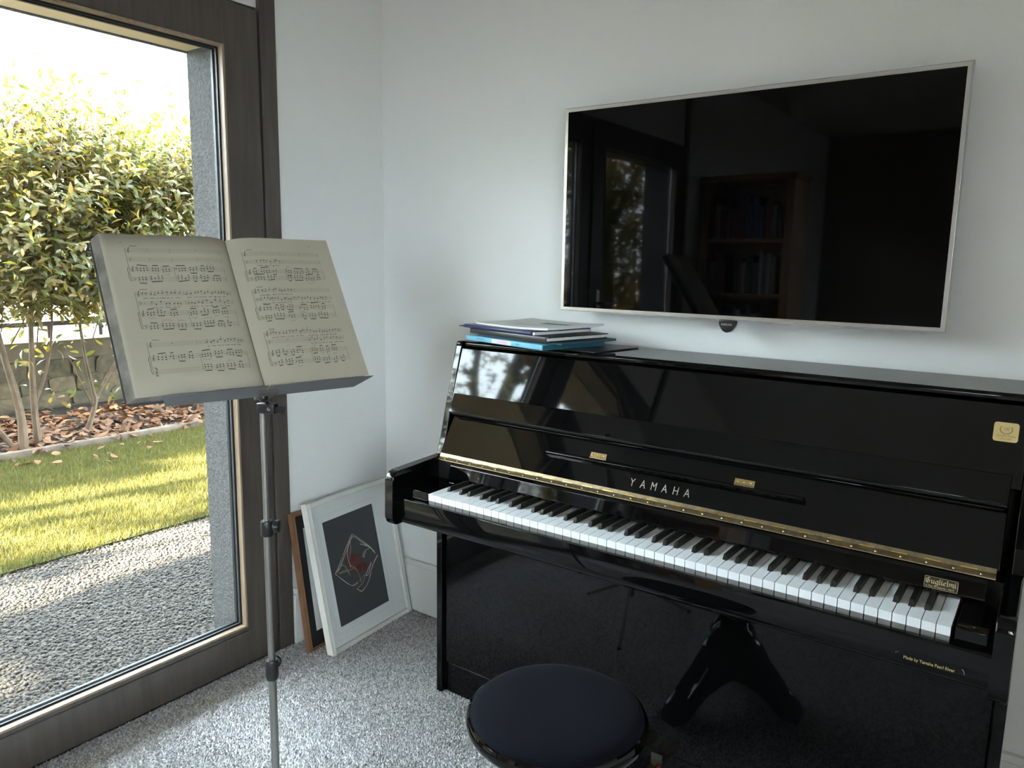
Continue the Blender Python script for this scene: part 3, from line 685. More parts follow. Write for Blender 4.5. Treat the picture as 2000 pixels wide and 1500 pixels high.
# white and black keys
KX, KY, KZ, KW = .711, -.550, .697, 1.222/52
names = ['A', 'B'] + ['C', 'D', 'E', 'F', 'G', 'A', 'B']*7 + ['C']
after = {'C': -.0022, 'D': .0022, 'F': -.0030, 'G': 0.0, 'A': .0030}
blk = {}
for i, nme in enumerate(names[:-1]):
    if nme in after: blk[i] = KX+(i+1)*KW+after[nme]
BW = .0105
rkey = random.Random(2)
for i, nme in enumerate(names):
    xl, xr = KX+i*KW+.0006, KX+(i+1)*KW-.0006
    tl = blk[i-1]+BW/2+.0012 if (i-1) in blk else xl
    tr = blk[i]-BW/2-.0012 if i in blk else xr
    dz = rkey.uniform(-.0004, .0004)
    bm = bmesh.new()
    yh, yb_ = KY+.050, KY+.150
    outl = [(xl, KY), (xr, KY), (xr, yh), (tr, yh), (tr, yb_), (tl, yb_), (tl, yh), (xl, yh)]
    o2 = []
    for p in outl:
        if not o2 or (abs(p[0]-o2[-1][0])+abs(p[1]-o2[-1][1])) > 1e-5: o2.append(p)
    add_prism(bm, o2, lambda p, t: (p[0], p[1], t), KZ-.0022+dz, KZ+dz, 0)
    bmesh.ops.bevel(bm, geom=[e for e in bm.edges if all(v.co.z > KZ+dz-.0001 for v in e.verts)], offset=.0006, segments=1, affect='EDGES')
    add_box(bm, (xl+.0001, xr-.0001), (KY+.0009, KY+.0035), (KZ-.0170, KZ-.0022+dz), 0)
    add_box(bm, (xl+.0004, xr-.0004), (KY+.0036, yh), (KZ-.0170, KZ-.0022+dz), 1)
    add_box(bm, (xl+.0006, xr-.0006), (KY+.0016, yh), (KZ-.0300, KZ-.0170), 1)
    add_box(bm, (tl+.0002, tr-.0002), (yh, yb_), (KZ-.0200, KZ-.0022+dz), 1)
    from_bm('white_key', bm, [M_ivory, M_keywood], pno)
BL, BH = .098, .0115
bm = bmesh.new()
y0, y1 = KY+.0515, KY+.152
bv = [bm.verts.new(p) for p in ((-BW/2, y0, -.012), (BW/2, y0, -.012), (BW/2, y1, -.012), (-BW/2, y1, -.012),
      (-BW/2, y0, .001), (BW/2, y0, .001), (BW/2*.84, y0+.0045, BH), (-BW/2*.84, y0+.0045, BH), (BW/2*.84, y1, BH), (-BW/2*.84, y1, BH), (BW/2, y1, .001), (-BW/2, y1, .001))]
for f in ((3, 2, 1, 0), (0, 1, 5, 4), (4, 5, 6, 7), (7, 6, 8, 9), (1, 2, 10, 5), (5, 10, 8, 6), (3, 0, 4, 11), (11, 4, 7, 9), (2, 3, 11, 10), (10, 11, 9, 8)):
    bm.faces.new([bv[k] for k in f])
bmesh.ops.bevel(bm, geom=[e for e in bm.edges if all(v.co.z > BH-.001 for v in e.verts) or (e.verts[0].co.y < y0+.005 and e.verts[1].co.y < y0+.005 and max(v.co.z for v in e.verts) > .0005)], offset=.0014, segments=2, affect='EDGES')
bkm = None
for i, xc in blk.items():
    if bkm is None:
        o = from_bm('black_key', bm, M_ebony, pno, True); bkm = o.data
    else:
        o = bpy.data.objects.new('black_key', bkm); link(o, pno)
    o.matrix_basis = Matrix.Translation((xc, 0, KZ))
box('felt_strip', (KX-.002, KX+1.224), (KY+.1485, KY+.156), (KZ-.012, KZ+.0035), M_felt, pno)
box('key_frame', (KX-.004, KX+1.226), (KY+.02, KY+.16), (.664, KZ-.031), M_dark, pno)
# name board behind the keys: lower edge of the open fallboard
nb = [(-.398, .7005), (-.4125, .7010), (-.4165, .7045), (-.4160, .7080), (-.4085, .7380), (-.4035, .7440), (-.392, .7450), (-.388, .735)]
prism_x('name_board', nb, .668, 1.972, M_black, pno, .0008, 2)
box('inner_shelf', (PX0+th, PX1-th), (-.398, -.30), (.66, .742), M_dark, pno)
# hinge
hg = empty('brass_hinge', (1.3, -.39, .75)); hg.parent = pno; hg.matrix_parent_inverse = Matrix.Translation(-pno.location)
hg['label'] = 'long brass piano hinge'
HX0, HX1 = .617, 1.9835
prism_x('hinge_leaf', [(-.4035, .7470), (-.4030, .7490), (-.393, .7555), (-.391, .7535)], HX0, HX1, M_brass, hg)
bm = bmesh.new(); bmb = bmesh.new(); nseg = 46; L = (HX1-HX0)/nseg
for k in range(nseg):
    a = HX0+k*L
    add_tube(bm if k % 2 else bmb, [(a+.0004, -.3915, .7565), (a+L-.0004, -.3915, .7565)], .0026 if k % 2 else .0030, 8)
o = from_bm('knuckle', bm, M_brass, hg, True); o['kind'] = 'stuff'
o = from_bm('knuckle', bmb, M_brassb, hg, True); o['kind'] = 'stuff'
prism_x('hinge_leaf', [(-.3935, .7575), (-.3915, .7575), (-.3890, .7640), (-.3905, .7645)], HX0, HX1, M_brass, hg)
scm = None
for k in range(30):
    if scm is None:
        bm = bmesh.new(); add_lathe(bm, [(0, .0016), (.0014, .0013), (.0025, 0), (.0026, -.0005)], (0, 0, 0), 10)
        bmesh.ops.rotate(bm, verts=bm.verts, cent=(0, 0, 0), matrix=Matrix.Rotation(math.radians(32), 3, 'X'))
        o = from_bm('screw', bm, M_screw, None, True); scm = o.data; o.parent = hg
    else:
        o = bpy.data.objects.new('screw', scm); COL.objects.link(o); o.parent = hg
    o.location = Vector((HX0+.023+k*(HX1-HX0-.046)/29, -.4025, .7503))-hg.location-pno.location if False else Vector((HX0+.023+k*(HX1-HX0-.046)/29, -.3990, .7520))-Vector((1.3, -.39, .75))
# open fallboard: lower board with the maker's name
A0, A1 = np.array([-.390, .7600]), np.array([-.3245, .8710])
ab = (A1-A0)/np.linalg.norm(A1-A0); nfb = np.array([ab[1]*-1, ab[0]])    # outward (to -y, up)
fbx = (.6125, 1.9875)
fb = prism_x('fallboard', [tuple(A0), tuple(A1), tuple(A1-nfb*.018), tuple(A0-nfb*.018)], fbx[0], fbx[1], M_black, pno, .0022, 2)
def FB(x, s, n=0.0):
    q = A0+ab*s+nfb*n; return (x, q[0], q[1])
fbup = (0, ab[0], ab[1])
LFB = np.linalg.norm(A1-A0)
lett = empty('maker_lettering', FB(1.294, .028)); lett.parent = pno; lett.matrix_parent_inverse = Matrix.Translation(-pno.location)
lett['label'] = 'bronze inlaid capital letters on the fallboard'
for k, ch in enumerate('YAMAHA'):
    text('letter', ch, .0285, FB(1.2235+k*.0283, .0285, .0003), (1, 0, 0), fbup, M_letter, lett, sx=.76, bold=0)
# raised moulding near the top of the lower board
prism_x('fallboard_moulding', [FB(0, LFB-.013, .0)[1:], FB(0, LFB-.011, .003)[1:], FB(0, LFB-.004, .003)[1:], FB(0, LFB-.002, 0)[1:]], fbx[0]+.006, fbx[1]-.006, M_black, pno, .0008, 1)
# folding music rest on two small brass hinges
rest = [FB(0, .056, .001)[1:], FB(0, .070, .001)[1:], FB(0, .0705, .005)[1:], FB(0, .0665, .015)[1:], FB(0, .0605, .016)[1:], FB(0, .056, .011)[1:]]
mr = prism_x('music_rest', rest, .966, 1.624, M_black, pno, .0012, 2)
for xc in (1.113, 1.490):
    q = [FB(0, .0705, .0008), FB(0, .0705, .0024), FB(0, .0865, .0024), FB(0, .0865, .0008)]
    h = prism_x('rest_hinge', [t[1:] for t in q], xc-.023, xc+.023, M_brassb, mr, .0004, 1)
    bm = bmesh.new()
    for dx in (-.015, 0, .015):
        c = Vector(FB(xc+dx, .0800, .0026)); nn = Vector((0, nfb[0], nfb[1]))
        r = bmesh.ops.create_uvsphere(bm, u_segments=8, v_segments=5, radius=.0024)
        for v in r['verts']: v.co = c+v.co*.9
    add_tube(bm, [FB(xc-.022, .0712, .0036), FB(xc+.022, .0712, .0036)], .0022, 8)
    o = from_bm('hinge_screws', bm, M_screw, mr, True); o['kind'] = 'stuff'
# upper flap of the fallboard
B0, B1 = np.array([-.3535, .8790]), np.array([-.3275, .9315])
bb_ = (B1-B0)/np.linalg.norm(B1-B0); nb_ = np.array([-bb_[1], bb_[0]])
prism_x('fallboard_flap', [tuple(B0), tuple(B1), tuple(B1-nb_*.020), tuple(B0-nb_*.020)], fbx[0], fbx[1], M_black, pno, .0022, 2)
q0, q1 = B0-nb_*.0012, B0-nb_*.0195
prism_x('flap_felt', [tuple(q0), tuple(q1), tuple(q1-bb_*.0012), tuple(q0-bb_*.0012)], fbx[0]+.002, fbx[1]-.002, M_dark, pno)  # added matt black strip, keeps bright reflections off the flap's underside
# upper front panel and lid
U0, U1 = np.array([-.322, .85]), np.array([-.2855, 1.0585])
ub = np.array([.041, .128]); ub = ub/np.linalg.norm(ub); U0 = U1-ub*.22; nu = np.array([-ub[1], ub[0]])
Ub = U1-ub*.160
prism_x('upper_panel', [tuple(Ub), tuple(U1), tuple(U1-nu*.015), tuple(Ub-nu*.015)], PX0+th+.002, PX1-th-.002, M_black, pno, .001, 1)
box('inner_backing', (PX0+th, PX1-th), (-.265, -.245), (.75, 1.05), M_dark, pno)
lid = [(-.052, PH-.018), (-.272, PH-.018), (-.2775, PH-.014), (-.278, PH-.006), (-.274, PH), (-.052, PH)]
prism_x('lid', lid, PX0+th+.0015, PX1-th-.0015, M_black, pno, .0015, 2)
# badges and printed decals
def UP(x, s, n=.0):
    q = U0+ub*s+nu*n; return (x, q[0], q[1])
bdg = empty('gold_badge', UP(1.968, .166)); bdg.parent = pno; bdg.matrix_parent_inverse = Matrix.Translation(-pno.location)
bdg['label'] = 'small gold anniversary sticker'
bm = bmesh.new(); bw, bh = .0205, .0185; q = []
for cx, cz, a in ((bw-.005, bh-.005, 0), (-bw+.005, bh-.005, 1), (-bw+.005, -bh+.005, 2), (bw-.005, -bh+.005, 3)):
    for k in range(4): q.append((cx+.005*math.cos((a+k/3)*math.pi/2), cz+.005*math.sin((a+k/3)*math.pi/2)))
add_prism(bm, q, lambda p, t: UP(1.968+p[0], .166+p[1], t), .0002, .0007); from_bm('sticker', bm, M_goldbadge, bdg)
upv = (0, ub[0], ub[1])
F2 = Flat(lambda u, v: UP(1.968+u, .166+v, .0009))
for sgn in (-1, 1):
    for k in range(11):
        t = -math.pi/2+sgn*(.15+k*.2); c = (.0098*math.cos(t), .005+.0085*math.sin(t)); F2.dot(c, .0016, .0006, t+math.pi/2+sgn*.6)
    F2.path([(.0092*math.cos(-math.pi/2+sgn*(k*.22)), .005+.008*math.sin(-math.pi/2+sgn*(k*.22))) for k in range(11)], .0004)
F2.build('wreath', M_badgeink, bdg)
text('lettering', '100', .0085, UP(1.968, .1717, .0008), (1, 0, 0), upv, M_badgeink, bdg, sx=.85)
text('lettering', 'Yamaha Pianos', .0052, UP(1.968, .1585, .0008), (1, 0, 0), upv, M_badgeink, bdg, shear=.35)
text('lettering', 'since 1900', .0042, UP(1.968, .1528, .0008), (1, 0, 0), upv, M_badgeink, bdg, shear=.35)
# black letter shop decal on the name board
DX, DN = 1.8985, np.array([-.41325, .7190]); dvec = np.array([.0075, .0300]); dvec = dvec/np.linalg.norm(dvec)
dn = np.array([-dvec[1], dvec[0]])
def DC(u, v, n=.0012):
    q = DN+dvec*v+dn*n; return (DX+u, q[0], q[1])
dec = empty('shop_decal', DC(0, 0)); dec.parent = pno; dec.matrix_parent_inverse = Matrix.Translation(-pno.location)
dec['label'] = 'gold framed black letter decal'
plate = Flat(lambda u, v: DC(u, v, .0008)); plate.poly([(-.0285, -.0105), (.0285, -.0105), (.0285, .0118), (-.0285, .0118)]); plate.build('decal_ground', M_blacksat, dec)
D = Flat(DC); bx_, by0, by1, rr_ = .028, -.010, .0113, .0022
fr = []
for cx, cz, a in ((bx_-rr_, by1-rr_, 0), (-bx_+rr_, by1-rr_, 1), (-bx_+rr_, by0+rr_, 2), (bx_-rr_, by0+rr_, 3)):
    for k in range(4): fr.append((cx+rr_*math.cos((a+k/3)*math.pi/2), cz+rr_*math.sin((a+k/3)*math.pi/2)))
D.path(fr+[fr[0]], .0006)
G = {'G': ([[(.75, 1.35), (.45, 1.5), (.1, 1.2), (.1, .35), (.4, 0), (.75, .2), (.75, .75), (.5, .85)], [(.42, 1.4), (.42, .2)], [(.75, 1.35), (.9, 1.5)]], 1.1),
     'u': ([[(0, .95), (.1, .85), (.1, .15), (.25, 0), (.5, .2)], [(.5, .95), (.5, .15), (.62, 0)]], .78),
     'g': ([[(.5, .9), (.25, 1), (.08, .75), (.08, .2), (.25, .02), (.5, .2)], [(.5, 1), (.5, -.3), (.3, -.5), (.05, -.35)]], .72),
     'l': ([[(.05, 1.5), (.12, 1.4), (.12, .12), (.26, 0)]], .40), 'i': ([[(0, .95), (.12, .85), (.12, .12), (.26, 0)], [(.06, 1.35), (.18, 1.25)]], .40),
     'e': ([[(.08, .5), (.5, .7), (.35, 1), (.08, .75), (.08, .2), (.28, 0), (.5, .18)]], .66),
     'm': ([[(0, .95), (.1, .85), (.1, .1)], [(.1, .8), (.3, 1), (.45, .85), (.45, .1)], [(.45, .8), (.65, 1), (.8, .85), (.8, .12), (.94, 0)]], 1.08)}
xx = -.0262; sc_ = .0072
for ch in 'Guglielmi':
    st, adv = G[ch]
    for s in st: D.nib([(xx+p[0]*sc_*1.24, -.0012+p[1]*sc_*.92) for p in s], .0019, .75)
    xx += adv*sc_*1.225
D.build('decal_print', M_golddecal, dec)
text('lettering', '6, Rue de Lépante - NICE', .0049, DC(-.001, -.0062, .0014), (1, 0, 0), (0, dvec[0], dvec[1]), M_golddecal, dec, sx=.93)
mk = empty('maker_transfer', (1.906, -.5632, .626)); mk.parent = pno; mk.matrix_parent_inverse = Matrix.Translation(-pno.location)
mk['label'] = 'small pale gold printed line of lettering below the right end of the keys'
text('lettering', 'Made by Yamaha Pearl River', .0088, (1.906, -.5634, .6258), (1, 0, 0), (0, 0, 1), M_golddecal, mk, sx=.79, lift=.0003)
C = Flat(lambda u, v: (u, -.5637, v)); C.path([(1.853, .629), (1.8535, .632), (1.858, .6325)], .0006); C.path([(1.957, .633), (1.960, .629), (1.961, .624)], .0006); C.build('sticker_corner', M_clear, mk)

# ================================================================== BOOKS AND FOLDERS ON THE PIANO
def slab(name, c, size, yaw, z0, mat, label, cat, bev=.001, sag=0.0, group='music books and folders on the piano lid'):
    bm = bmesh.new(); add_box(bm, (-size[0]/2, size[0]/2), (-size[1]/2, size[1]/2), (0, size[2]))
    if sag:
        bmesh.ops.subdivide_edges(bm, edges=bm.edges[:], cuts=5, use_grid_fill=True)
        for v in bm.verts:
            u, w = v.co.x/size[0]*2, v.co.y/size[1]*2; v.co.z += sag*(max(0, u)**2*.8+max(0, w)**2*.5+.3*max(0, -u)**3)
    else: bevel(bm, bev, 2)
    e = empty(name, (c[0], c[1], z0), label, cat, group); e.rotation_euler.z = yaw
    o = from_bm('body', bm, mat, None, bool(sag)); o.parent = e
    return e, o
YB = math.radians(-14)
def loc(o, e): o.parent = e; return o
M_bluebook = pm('light_blue_cover', (0.16, 0.46, 0.60), .5); M_teal = pm('teal_cover', (0.012, 0.075, 0.11), .4)
M_darkfold = pm('dark_grey_folder', (0.022, 0.021, 0.022), .35); M_navy = pm('navy_folder', (0.018, 0.028, 0.10), .3)
M_sheet = pm('white_paper', (0.76, 0.76, 0.74), .8); M_sheetprint = pm('teal_print', (0.16, 0.30, 0.31), .8); M_pinkpatch = pm('pink_white_patch', (0.75, 0.66, 0.68), .7)
cxb, cyb = .80, -.196
def tloc(e, s, size, org, sx=1.0, mat=None):
    o = text('spine_lettering', s, size, org, (1, 0, 0), (0, 0, 1), mat or M_ink, None, sx=sx, lift=.0004); o.parent = e; return o
lidz = PH
e, _ = slab('sheet_folder', (.965, -.165), (.20, .20, .003), math.radians(-8), lidz+.0005, M_darkfold, 'thin black sheet folder lying lowest, its edge sticking out to the right', 'folder')
b1, _ = slab('music_book', (cxb, cyb), (.335, .235, .0025), YB, lidz+.0045, M_bluebook, 'light blue music book with a lettered spine, lowest of the stack', 'book', .0008)
b1.location.z = lidz+.0045
def child_box(e, name, x, y, z, mat, bev=0):
    bm = bmesh.new(); add_box(bm, x, y, z); bevel(bm, bev); o = from_bm(name, bm, mat, None, bev > 0); o.parent = e; return o
child_box(b1, 'pages', (-.166, .163), (-.114, .114), (.0025, .0105), M_sheet)
child_box(b1, 'spine', (-.1675, .1675), (-.1185, -.114), (.0, .0140), M_bluebook, .001)
child_box(b1, 'top_cover', (-.1675, .1675), (-.1175, .1175), (.0105, .0135), M_bluebook, .0006)
child_box(b1, 'end_cover', (.1676, .1690), (-.116, .1175), (.001, .013), M_teal)
child_box(b1, 'spine_patch', (-.045, .040), (-.1190, -.1186), (.0012, .0128), M_pinkpatch)
tloc(b1, 'ACTIVITE', .0085, (-.098, -.1188, .0068), 1.0, pm('blue_ink', (.03, .10, .20), .7))
tloc(b1, 'TOUTE ECO', .0085, (.002, -.1193, .0066), .9, pm('pink_ink', (.55, .12, .18), .7))
tloc(b1, 'TRO', .0075, (.068, -.1188, .0066), .9, pm('blue_ink', (.03, .10, .20), .7))
t1, _ = slab('music_book', (cxb+.035, cyb+.012), (.33, .23, .006), math.radians(-10), lidz+.0183, M_teal, 'thin dark teal book on top of the light blue one', 'book', .0015)
d1, _ = slab('document_folder', (cxb+.010, cyb+.004), (.325, .235, .003), math.radians(-13), lidz+.0247, M_darkfold, 'thick dark grey folder in the middle of the stack', 'folder', .001)
child_box(d1, 'papers', (-.157, .158), (-.112, .112), (.003, .012), M_sheet)
child_box(d1, 'spine', (-.163, .161), (-.1195, -.1155), (0, .0145), M_darkfold, .002)
child_box(d1, 'top_cover', (-.163, .168), (-.1175, .1175), (.012, .0145), M_darkfold, .001)
n1, nb1 = slab('ring_binder', (cxb-.035, cyb+.012), (.30, .235, .010), math.radians(-13), lidz+.0396, M_navy, 'navy blue plastic binder under the white sheets', 'folder', .004)
child_box(n1, 'flap', (-.172, -.150), (-.116, -.05), (.002, .0045), M_navy, .001)
child_box(n1, 'inner_papers', (.01, .158), (-.112, .105), (.001, .008), M_sheet)
s1, _ = slab('sheet_bundle', (cxb+.005, cyb+.02), (.30, .225, .0055), math.radians(-12), lidz+.0500, M_sheet, 'bundle of white printed sheets lying on top of the stack', 'paper', 0, .006)
pr = Flat(lambda u, v: (u, v, .0059+.006*(max(0, u/.15)**2*.8+max(0, v/.1125)**2*.5)))
for i in range(6):
    a = -.02+i*.018; pr.poly([(a, .02+.0*i), (a+.018, .02), (a+.018, .055), (a, .055)], 0)
for k in range(5): pr.line((-.10, -.01-k*.012), (.06-.01*k, -.01-k*.012), .0025, 1, 6)
o = pr.build('printed_band', [M_sheetprint, pm('grey_print', (.42, .40, .38), .8)], None); o.parent = s1

# ================================================================== TELEVISION
TX0, TX1, TZ0, TZ1, TY = .8175, 1.8225, 1.1750, 1.7450, -.080
tv = empty('television', ((TX0+TX1)/2, -.05, TZ0), 'large wall mounted flat television with a thin silver frame', 'television')
bz = .0085
box('screen', (TX0+bz, TX1-bz), (TY+.001, TY+.008), (TZ0+bz, TZ1-bz), M_tvglass, tv)
fbm = bmesh.new()
for x, z in (((TX0, TX0+bz), (TZ0, TZ1)), ((TX1-bz, TX1), (TZ0, TZ1)), ((TX0+bz, TX1-bz), (TZ0, TZ0+bz)), ((TX0+bz, TX1-bz), (TZ1-bz, TZ1))):
    add_box(fbm, x, (TY, TY+.012), z)
from_bm('bezel', fbm, M_silver, tv)
fbm = bmesh.new(); q = .0032
for x, z in (((TX0-q, TX0), (TZ0-q, TZ1+q)), ((TX1, TX1+q), (TZ0-q, TZ1+q)), ((TX0, TX1), (TZ0-q, TZ0)), ((TX0, TX1), (TZ1, TZ1+q))):
    add_box(fbm, x, (TY+.004, TY+.014), z)
from_bm('clear_rim', fbm, M_clear, tv)
box('back_case', (TX0+.004, TX1-.004), (TY+.012, TY+.030), (TZ0+.004, TZ1-.004), M_tvback, tv, .006)
box('wall_bracket', (TX0+.30, TX1-.30), (TY+.030, -.001), (TZ0+.12, TZ1-.12), M_tvback, tv)
tb = [(1.3260+.0215*math.cos(t), TZ0-.002+.0335*math.sin(t)) for t in [math.pi+math.pi*k/16 for k in range(17)]]
bm = bmesh.new(); add_prism(bm, tb, lambda p, t: (p[0], t, p[1]), TY+.001, TY+.022); bevel(bm, .002, 2)
tab = from_bm('logo_tab', bm, M_blackplastic, tv, True)
text('tab_lettering', 'SAMSUNG', .0070, (1.326, TY+.0008, TZ0-.0145), (1, 0, 0), (0, 0, 1), M_silver, tab, sx=.92, bold=.0002)

# ================================================================== PICTURES LEANING ON THE WINDOW WALL
def picture(name, org, a, lean, w, h, depth, mat, label):
    a = Vector(a).normalized(); nh = Vector((a.y, -a.x, 0)); up = Vector((0, 0, 1))*math.cos(lean)-nh*math.sin(lean); n = a.cross(up)*1.0
    if n.dot(nh) < 0: n = -n
    org = Vector(org)
    fn = lambda u, v, d=0.0: org+a*u+up*v+n*d
    e = empty(name, org, label, 'picture')
    def bar(u, v, d, m, nm):
        bm = bmesh.new(); vs_ = add_box(bm, u, v, d)
        for x in vs_: x.co = fn(x.co.x, x.co.y, x.co.z)
        bevel(bm, .0012, 2); return from_bm(nm, bm, m, e, True)
    return e, fn, bar
pe, pfn, pbar = picture('framed_artwork', (.182, -.436, .0008), (-.0767, .99705, 0), .212, .4138, .519, .024, M_whiteframe,
                        'white framed dark abstract line drawing leaning on the wall beside the piano')
PW, PHh, fw = .4138, .519, .0165
for u, v, nm in (((0, fw), (0, PHh), 'frame_side'), ((PW-fw, PW), (0, PHh), 'frame_side'), ((fw, PW-fw), (0, fw), 'frame_rail'), ((fw, PW-fw), (PHh-fw, PHh), 'frame_rail')):
    pbar(u, v, (-.024, 0), M_whiteframe, nm)
pbar((fw, PW-fw), (fw, PHh-fw), (-.020, -.012), M_whiteframe, 'back_board')
Fm = Flat(lambda u, v: pfn(u, v, -.0105)); Fm.poly([(fw, fw), (PW-fw, fw), (PW-fw, PHh-fw), (fw, PHh-fw)]); Fm.build('mat_board', M_mat, pe)
Fe = Flat(lambda u, v: pfn(u, v, -.0101))
for p, q in (((.045, .055), (.330, .055)), ((.330, .055), (.330, .462)), ((.330, .462), (.045, .462)), ((.045, .462), (.045, .055))): Fe.line(p, q, .0009)
Fe.line((.3165, .430), (.3165, .405), .0016); Fe.line((.3185, .085), (.3185, .093), .0014)
Fe.build('mat_line', M_matedge, pe)
Fp = Flat(lambda u, v: pfn(u, v, -.0098)); Fp.poly([(.0660, .0752), (.3132, .0752), (.3112, .4420), (.0642, .4400)]); Fp.build('print', M_print, pe)
STRK = {'o1': [(.0814, .2558), (.1011, .2733), (.1435, .3181), (.1833, .3585), (.195, .3589), (.2184, .3394), (.2534, .3066), (.2758, .279), (.2867, .2635)],
 'o2': [(.0861, .2573), (.1093, .2705), (.1498, .316), (.1839, .3516), (.2016, .3479), (.2289, .3244), (.2567, .3005), (.2833, .2698)],
 'o3': [(.1751, .3444), (.1712, .3191), (.1602, .2896), (.1533, .2654), (.1798, .2415), (.1913, .2125), (.1924, .1887)],
 'o4': [(.0948, .2657), (.1194, .2752), (.1376, .2576), (.1467, .2297), (.1319, .2529), (.0963, .2538), (.1221, .2498), (.1719, .2475)],
 'o5': [(.0814, .2558), (.1113, .2241), (.1448, .1941), (.1671, .191), (.1774, .1947)],
 'o6': [(.2966, .2534), (.2621, .2254), (.239, .1924), (.2186, .1692), (.1971, .1601), (.1824, .1582), (.1676, .1742)],
 'o7': [(.2916, .2533), (.2691, .2333), (.2368, .1932)], 'o8': [(.2581, .2387), (.2206, .2057), (.2347, .2041), (.2569, .234)],
 'o9': [(.1845, .1948), (.2135, .2064), (.2011, .1856), (.1723, .1742)],
 'o10': [(.2181, .3193), (.2391, .3077), (.2624, .2942), (.2411, .2868), (.2266, .2678), (.2238, .2754), (.2344, .2889)],
 'o11': [(.173, .345), (.1533, .3116), (.1521, .279), (.1577, .2557)]}
Fr = Flat(lambda u, v: pfn(u, v, -.0094))
Fr.poly([(.1493, .3047), (.2209, .2831), (.2009, .2695), (.1801, .2431), (.1615, .2428), (.1394, .2832)]); Fr.poly([(.1809, .2461), (.2001, .2664), (.2031, .2218), (.1889, .2217), (.1728, .2323)]); Fr.poly([(.2001, .2664), (.2561, .2308), (.2499, .2159), (.2031, .2218)])
Fr.build('red_wash', M_redwash, pe)
Fs = Flat(lambda u, v: pfn(u, v, -.0090)); rj = random.Random(8)
for kx, pts in STRK.items():
    for rep in range(2):
        q = [(p[0]+rj.uniform(-.0018, .0018), p[1]+rj.uniform(-.0018, .0018)) for p in pts]
        Fs.path(smooth_path(q, 4), .0011 if rep else .0015, 1 if kx in ('o4', 'o9', 'o3') else 0)
o = Fs.build('chalk_lines', [M_chalk, M_chalky], pe); o['kind'] = 'stuff'
be, bfn, bbar = picture('framed_picture', (.1025, -.4665, .0008), (-.06, .998, 0), .152, .40, .477, .022, M_brownframe,
                        'brown wood framed black picture half hidden behind the white framed one')
W_, H_, f_ = .385, .478, .013
for u, v, nm in (((0, f_), (0, H_), 'frame_side'), ((W_-f_, W_), (0, H_), 'frame_side'), ((f_, W_-f_), (0, f_), 'frame_rail'), ((f_, W_-f_), (H_-f_, H_), 'frame_rail')):
    bbar(u, v, (-.017, 0), M_brownframe, nm)
bbar((f_, W_-f_), (f_, H_-f_), (-.015, -.006), M_blackmat, 'black_mat')
Fb = Flat(lambda u, v: bfn(u, v, -.0055)); Fb.poly([(.045, .06), (W_-.045, .06), (W_-.045, H_-.06), (.045, H_-.06)]); Fb.build('print', M_mat, be)

# ================================================================== MUSIC STAND AND SCORE
SX, SY = .84, -1.15
ms = empty('music_stand', (SX, SY, 0), 'slim grey folding music stand in front of the glazed door', 'music stand')
HF = [(.9165, -.921), (.553, -1.258), (1.005, -1.352)]
hub = lathe('hub', [(0, .150), (.010, .150), (.013, .145), (.013, .10), (.010, .092), (0, .092)], (SX, SY, 0), M_blackplastic, ms, 16)
for fx, fy in HF:
    d = Vector((fx-SX, fy-SY, 0)).normalized(); s = Vector((-d.y, d.x, 0))
    bm = bmesh.new(); pts = [(.010, .145), (.03, .142), (.20, .035), (.245, .006), (.245, -.0005), (.20, .020), (.03, .125), (.010, .128)]
    add_prism(bm, pts, lambda p, t: Vector((SX, SY, p[1]))+d*p[0]*1.02+s*t, -.0045, .0045); bevel(bm, .001, 1)
    lg = from_bm('leg', bm, M_standgrey, ms, True)
    bm = bmesh.new(); c = Vector((SX, SY, .0))+d*.243; add_lathe(bm, [(0, .010), (.007, .010), (.009, .0), (0, .0)], (c.x, c.y, c.z+.0), 12); from_bm('rubber_foot', bm, M_blackplastic, lg, True)
tube('lower_pole', [(SX, SY, .095), (SX, SY, .51)], .0080, M_standgrey, ms, 14)
tube('middle_pole', [(SX, SY, .50), (SX, SY, .80)], .0068, M_standgrey, ms, 14)
tube('upper_pole', [(SX, SY, .79), (SX, SY, 1.034)], .0056, M_standgrey, ms, 14)
dside = Vector((cr_[0], cr_[1], 0)).normalized(); dback = Vector((-dside.y, dside.x, 0))
for z0, z1, r, kd in ((.787, .817, .0115, dside), (.490, .531, .0125, dback)):
    cl_ = lathe('collar', [(0, z0), (r*.9, z0), (r, z0+.003), (r, z1-.003), (r*.9, z1), (0, z1)], (SX, SY, 0), M_blackplastic, ms, 18)
    zc_ = (z0+z1)/2+.004
    p0 = Vector((SX, SY, zc_))
    tube('knob_stem', [p0, p0+kd*.020], .0035, M_standgrey, cl_, 8)
    bm = bmesh.new(); add_tube(bm, [p0+kd*.014, p0+kd*.016, p0+kd*.024, p0+kd*.026], [.009, .0125, .0125, .010], 16); from_bm('knob', bm, M_blackplastic, cl_, True)
# clamp head
p0 = Vector((SX, SY, 1.036))
def obox(name, c, ax, hs, mat, parent, bev=.001):
    x, y = Vector(ax).normalized(), Vector((-ax[1], ax[0], 0)).normalized(); bm = bmesh.new(); v = add_box(bm, (-hs[0], hs[0]), (-hs[1], hs[1]), (-hs[2], hs[2]))
    for q in v: q.co = Vector(c)+x*q.co.x+y*q.co.y+Vector((0, 0, q.co.z))
    bevel(bm, bev, 2); return from_bm(name, bm, mat, parent, True)
cax = (dside+dback*-.25).normalized()
ch_ = obox('clamp_head', p0+dside*.009, cax, (.0185, .008, .0098), M_blackplastic, ms, .002)
fr_ = Vector((cax.y, -cax.x, 0))
bm = bmesh.new(); c = p0+dside*.0165+fr_*.008; add_tube(bm, [c, c+fr_*.0015, c+fr_*.002], [.0045, .0045, .003], 14); from_bm('rivet', bm, M_chrome, ch_, True)
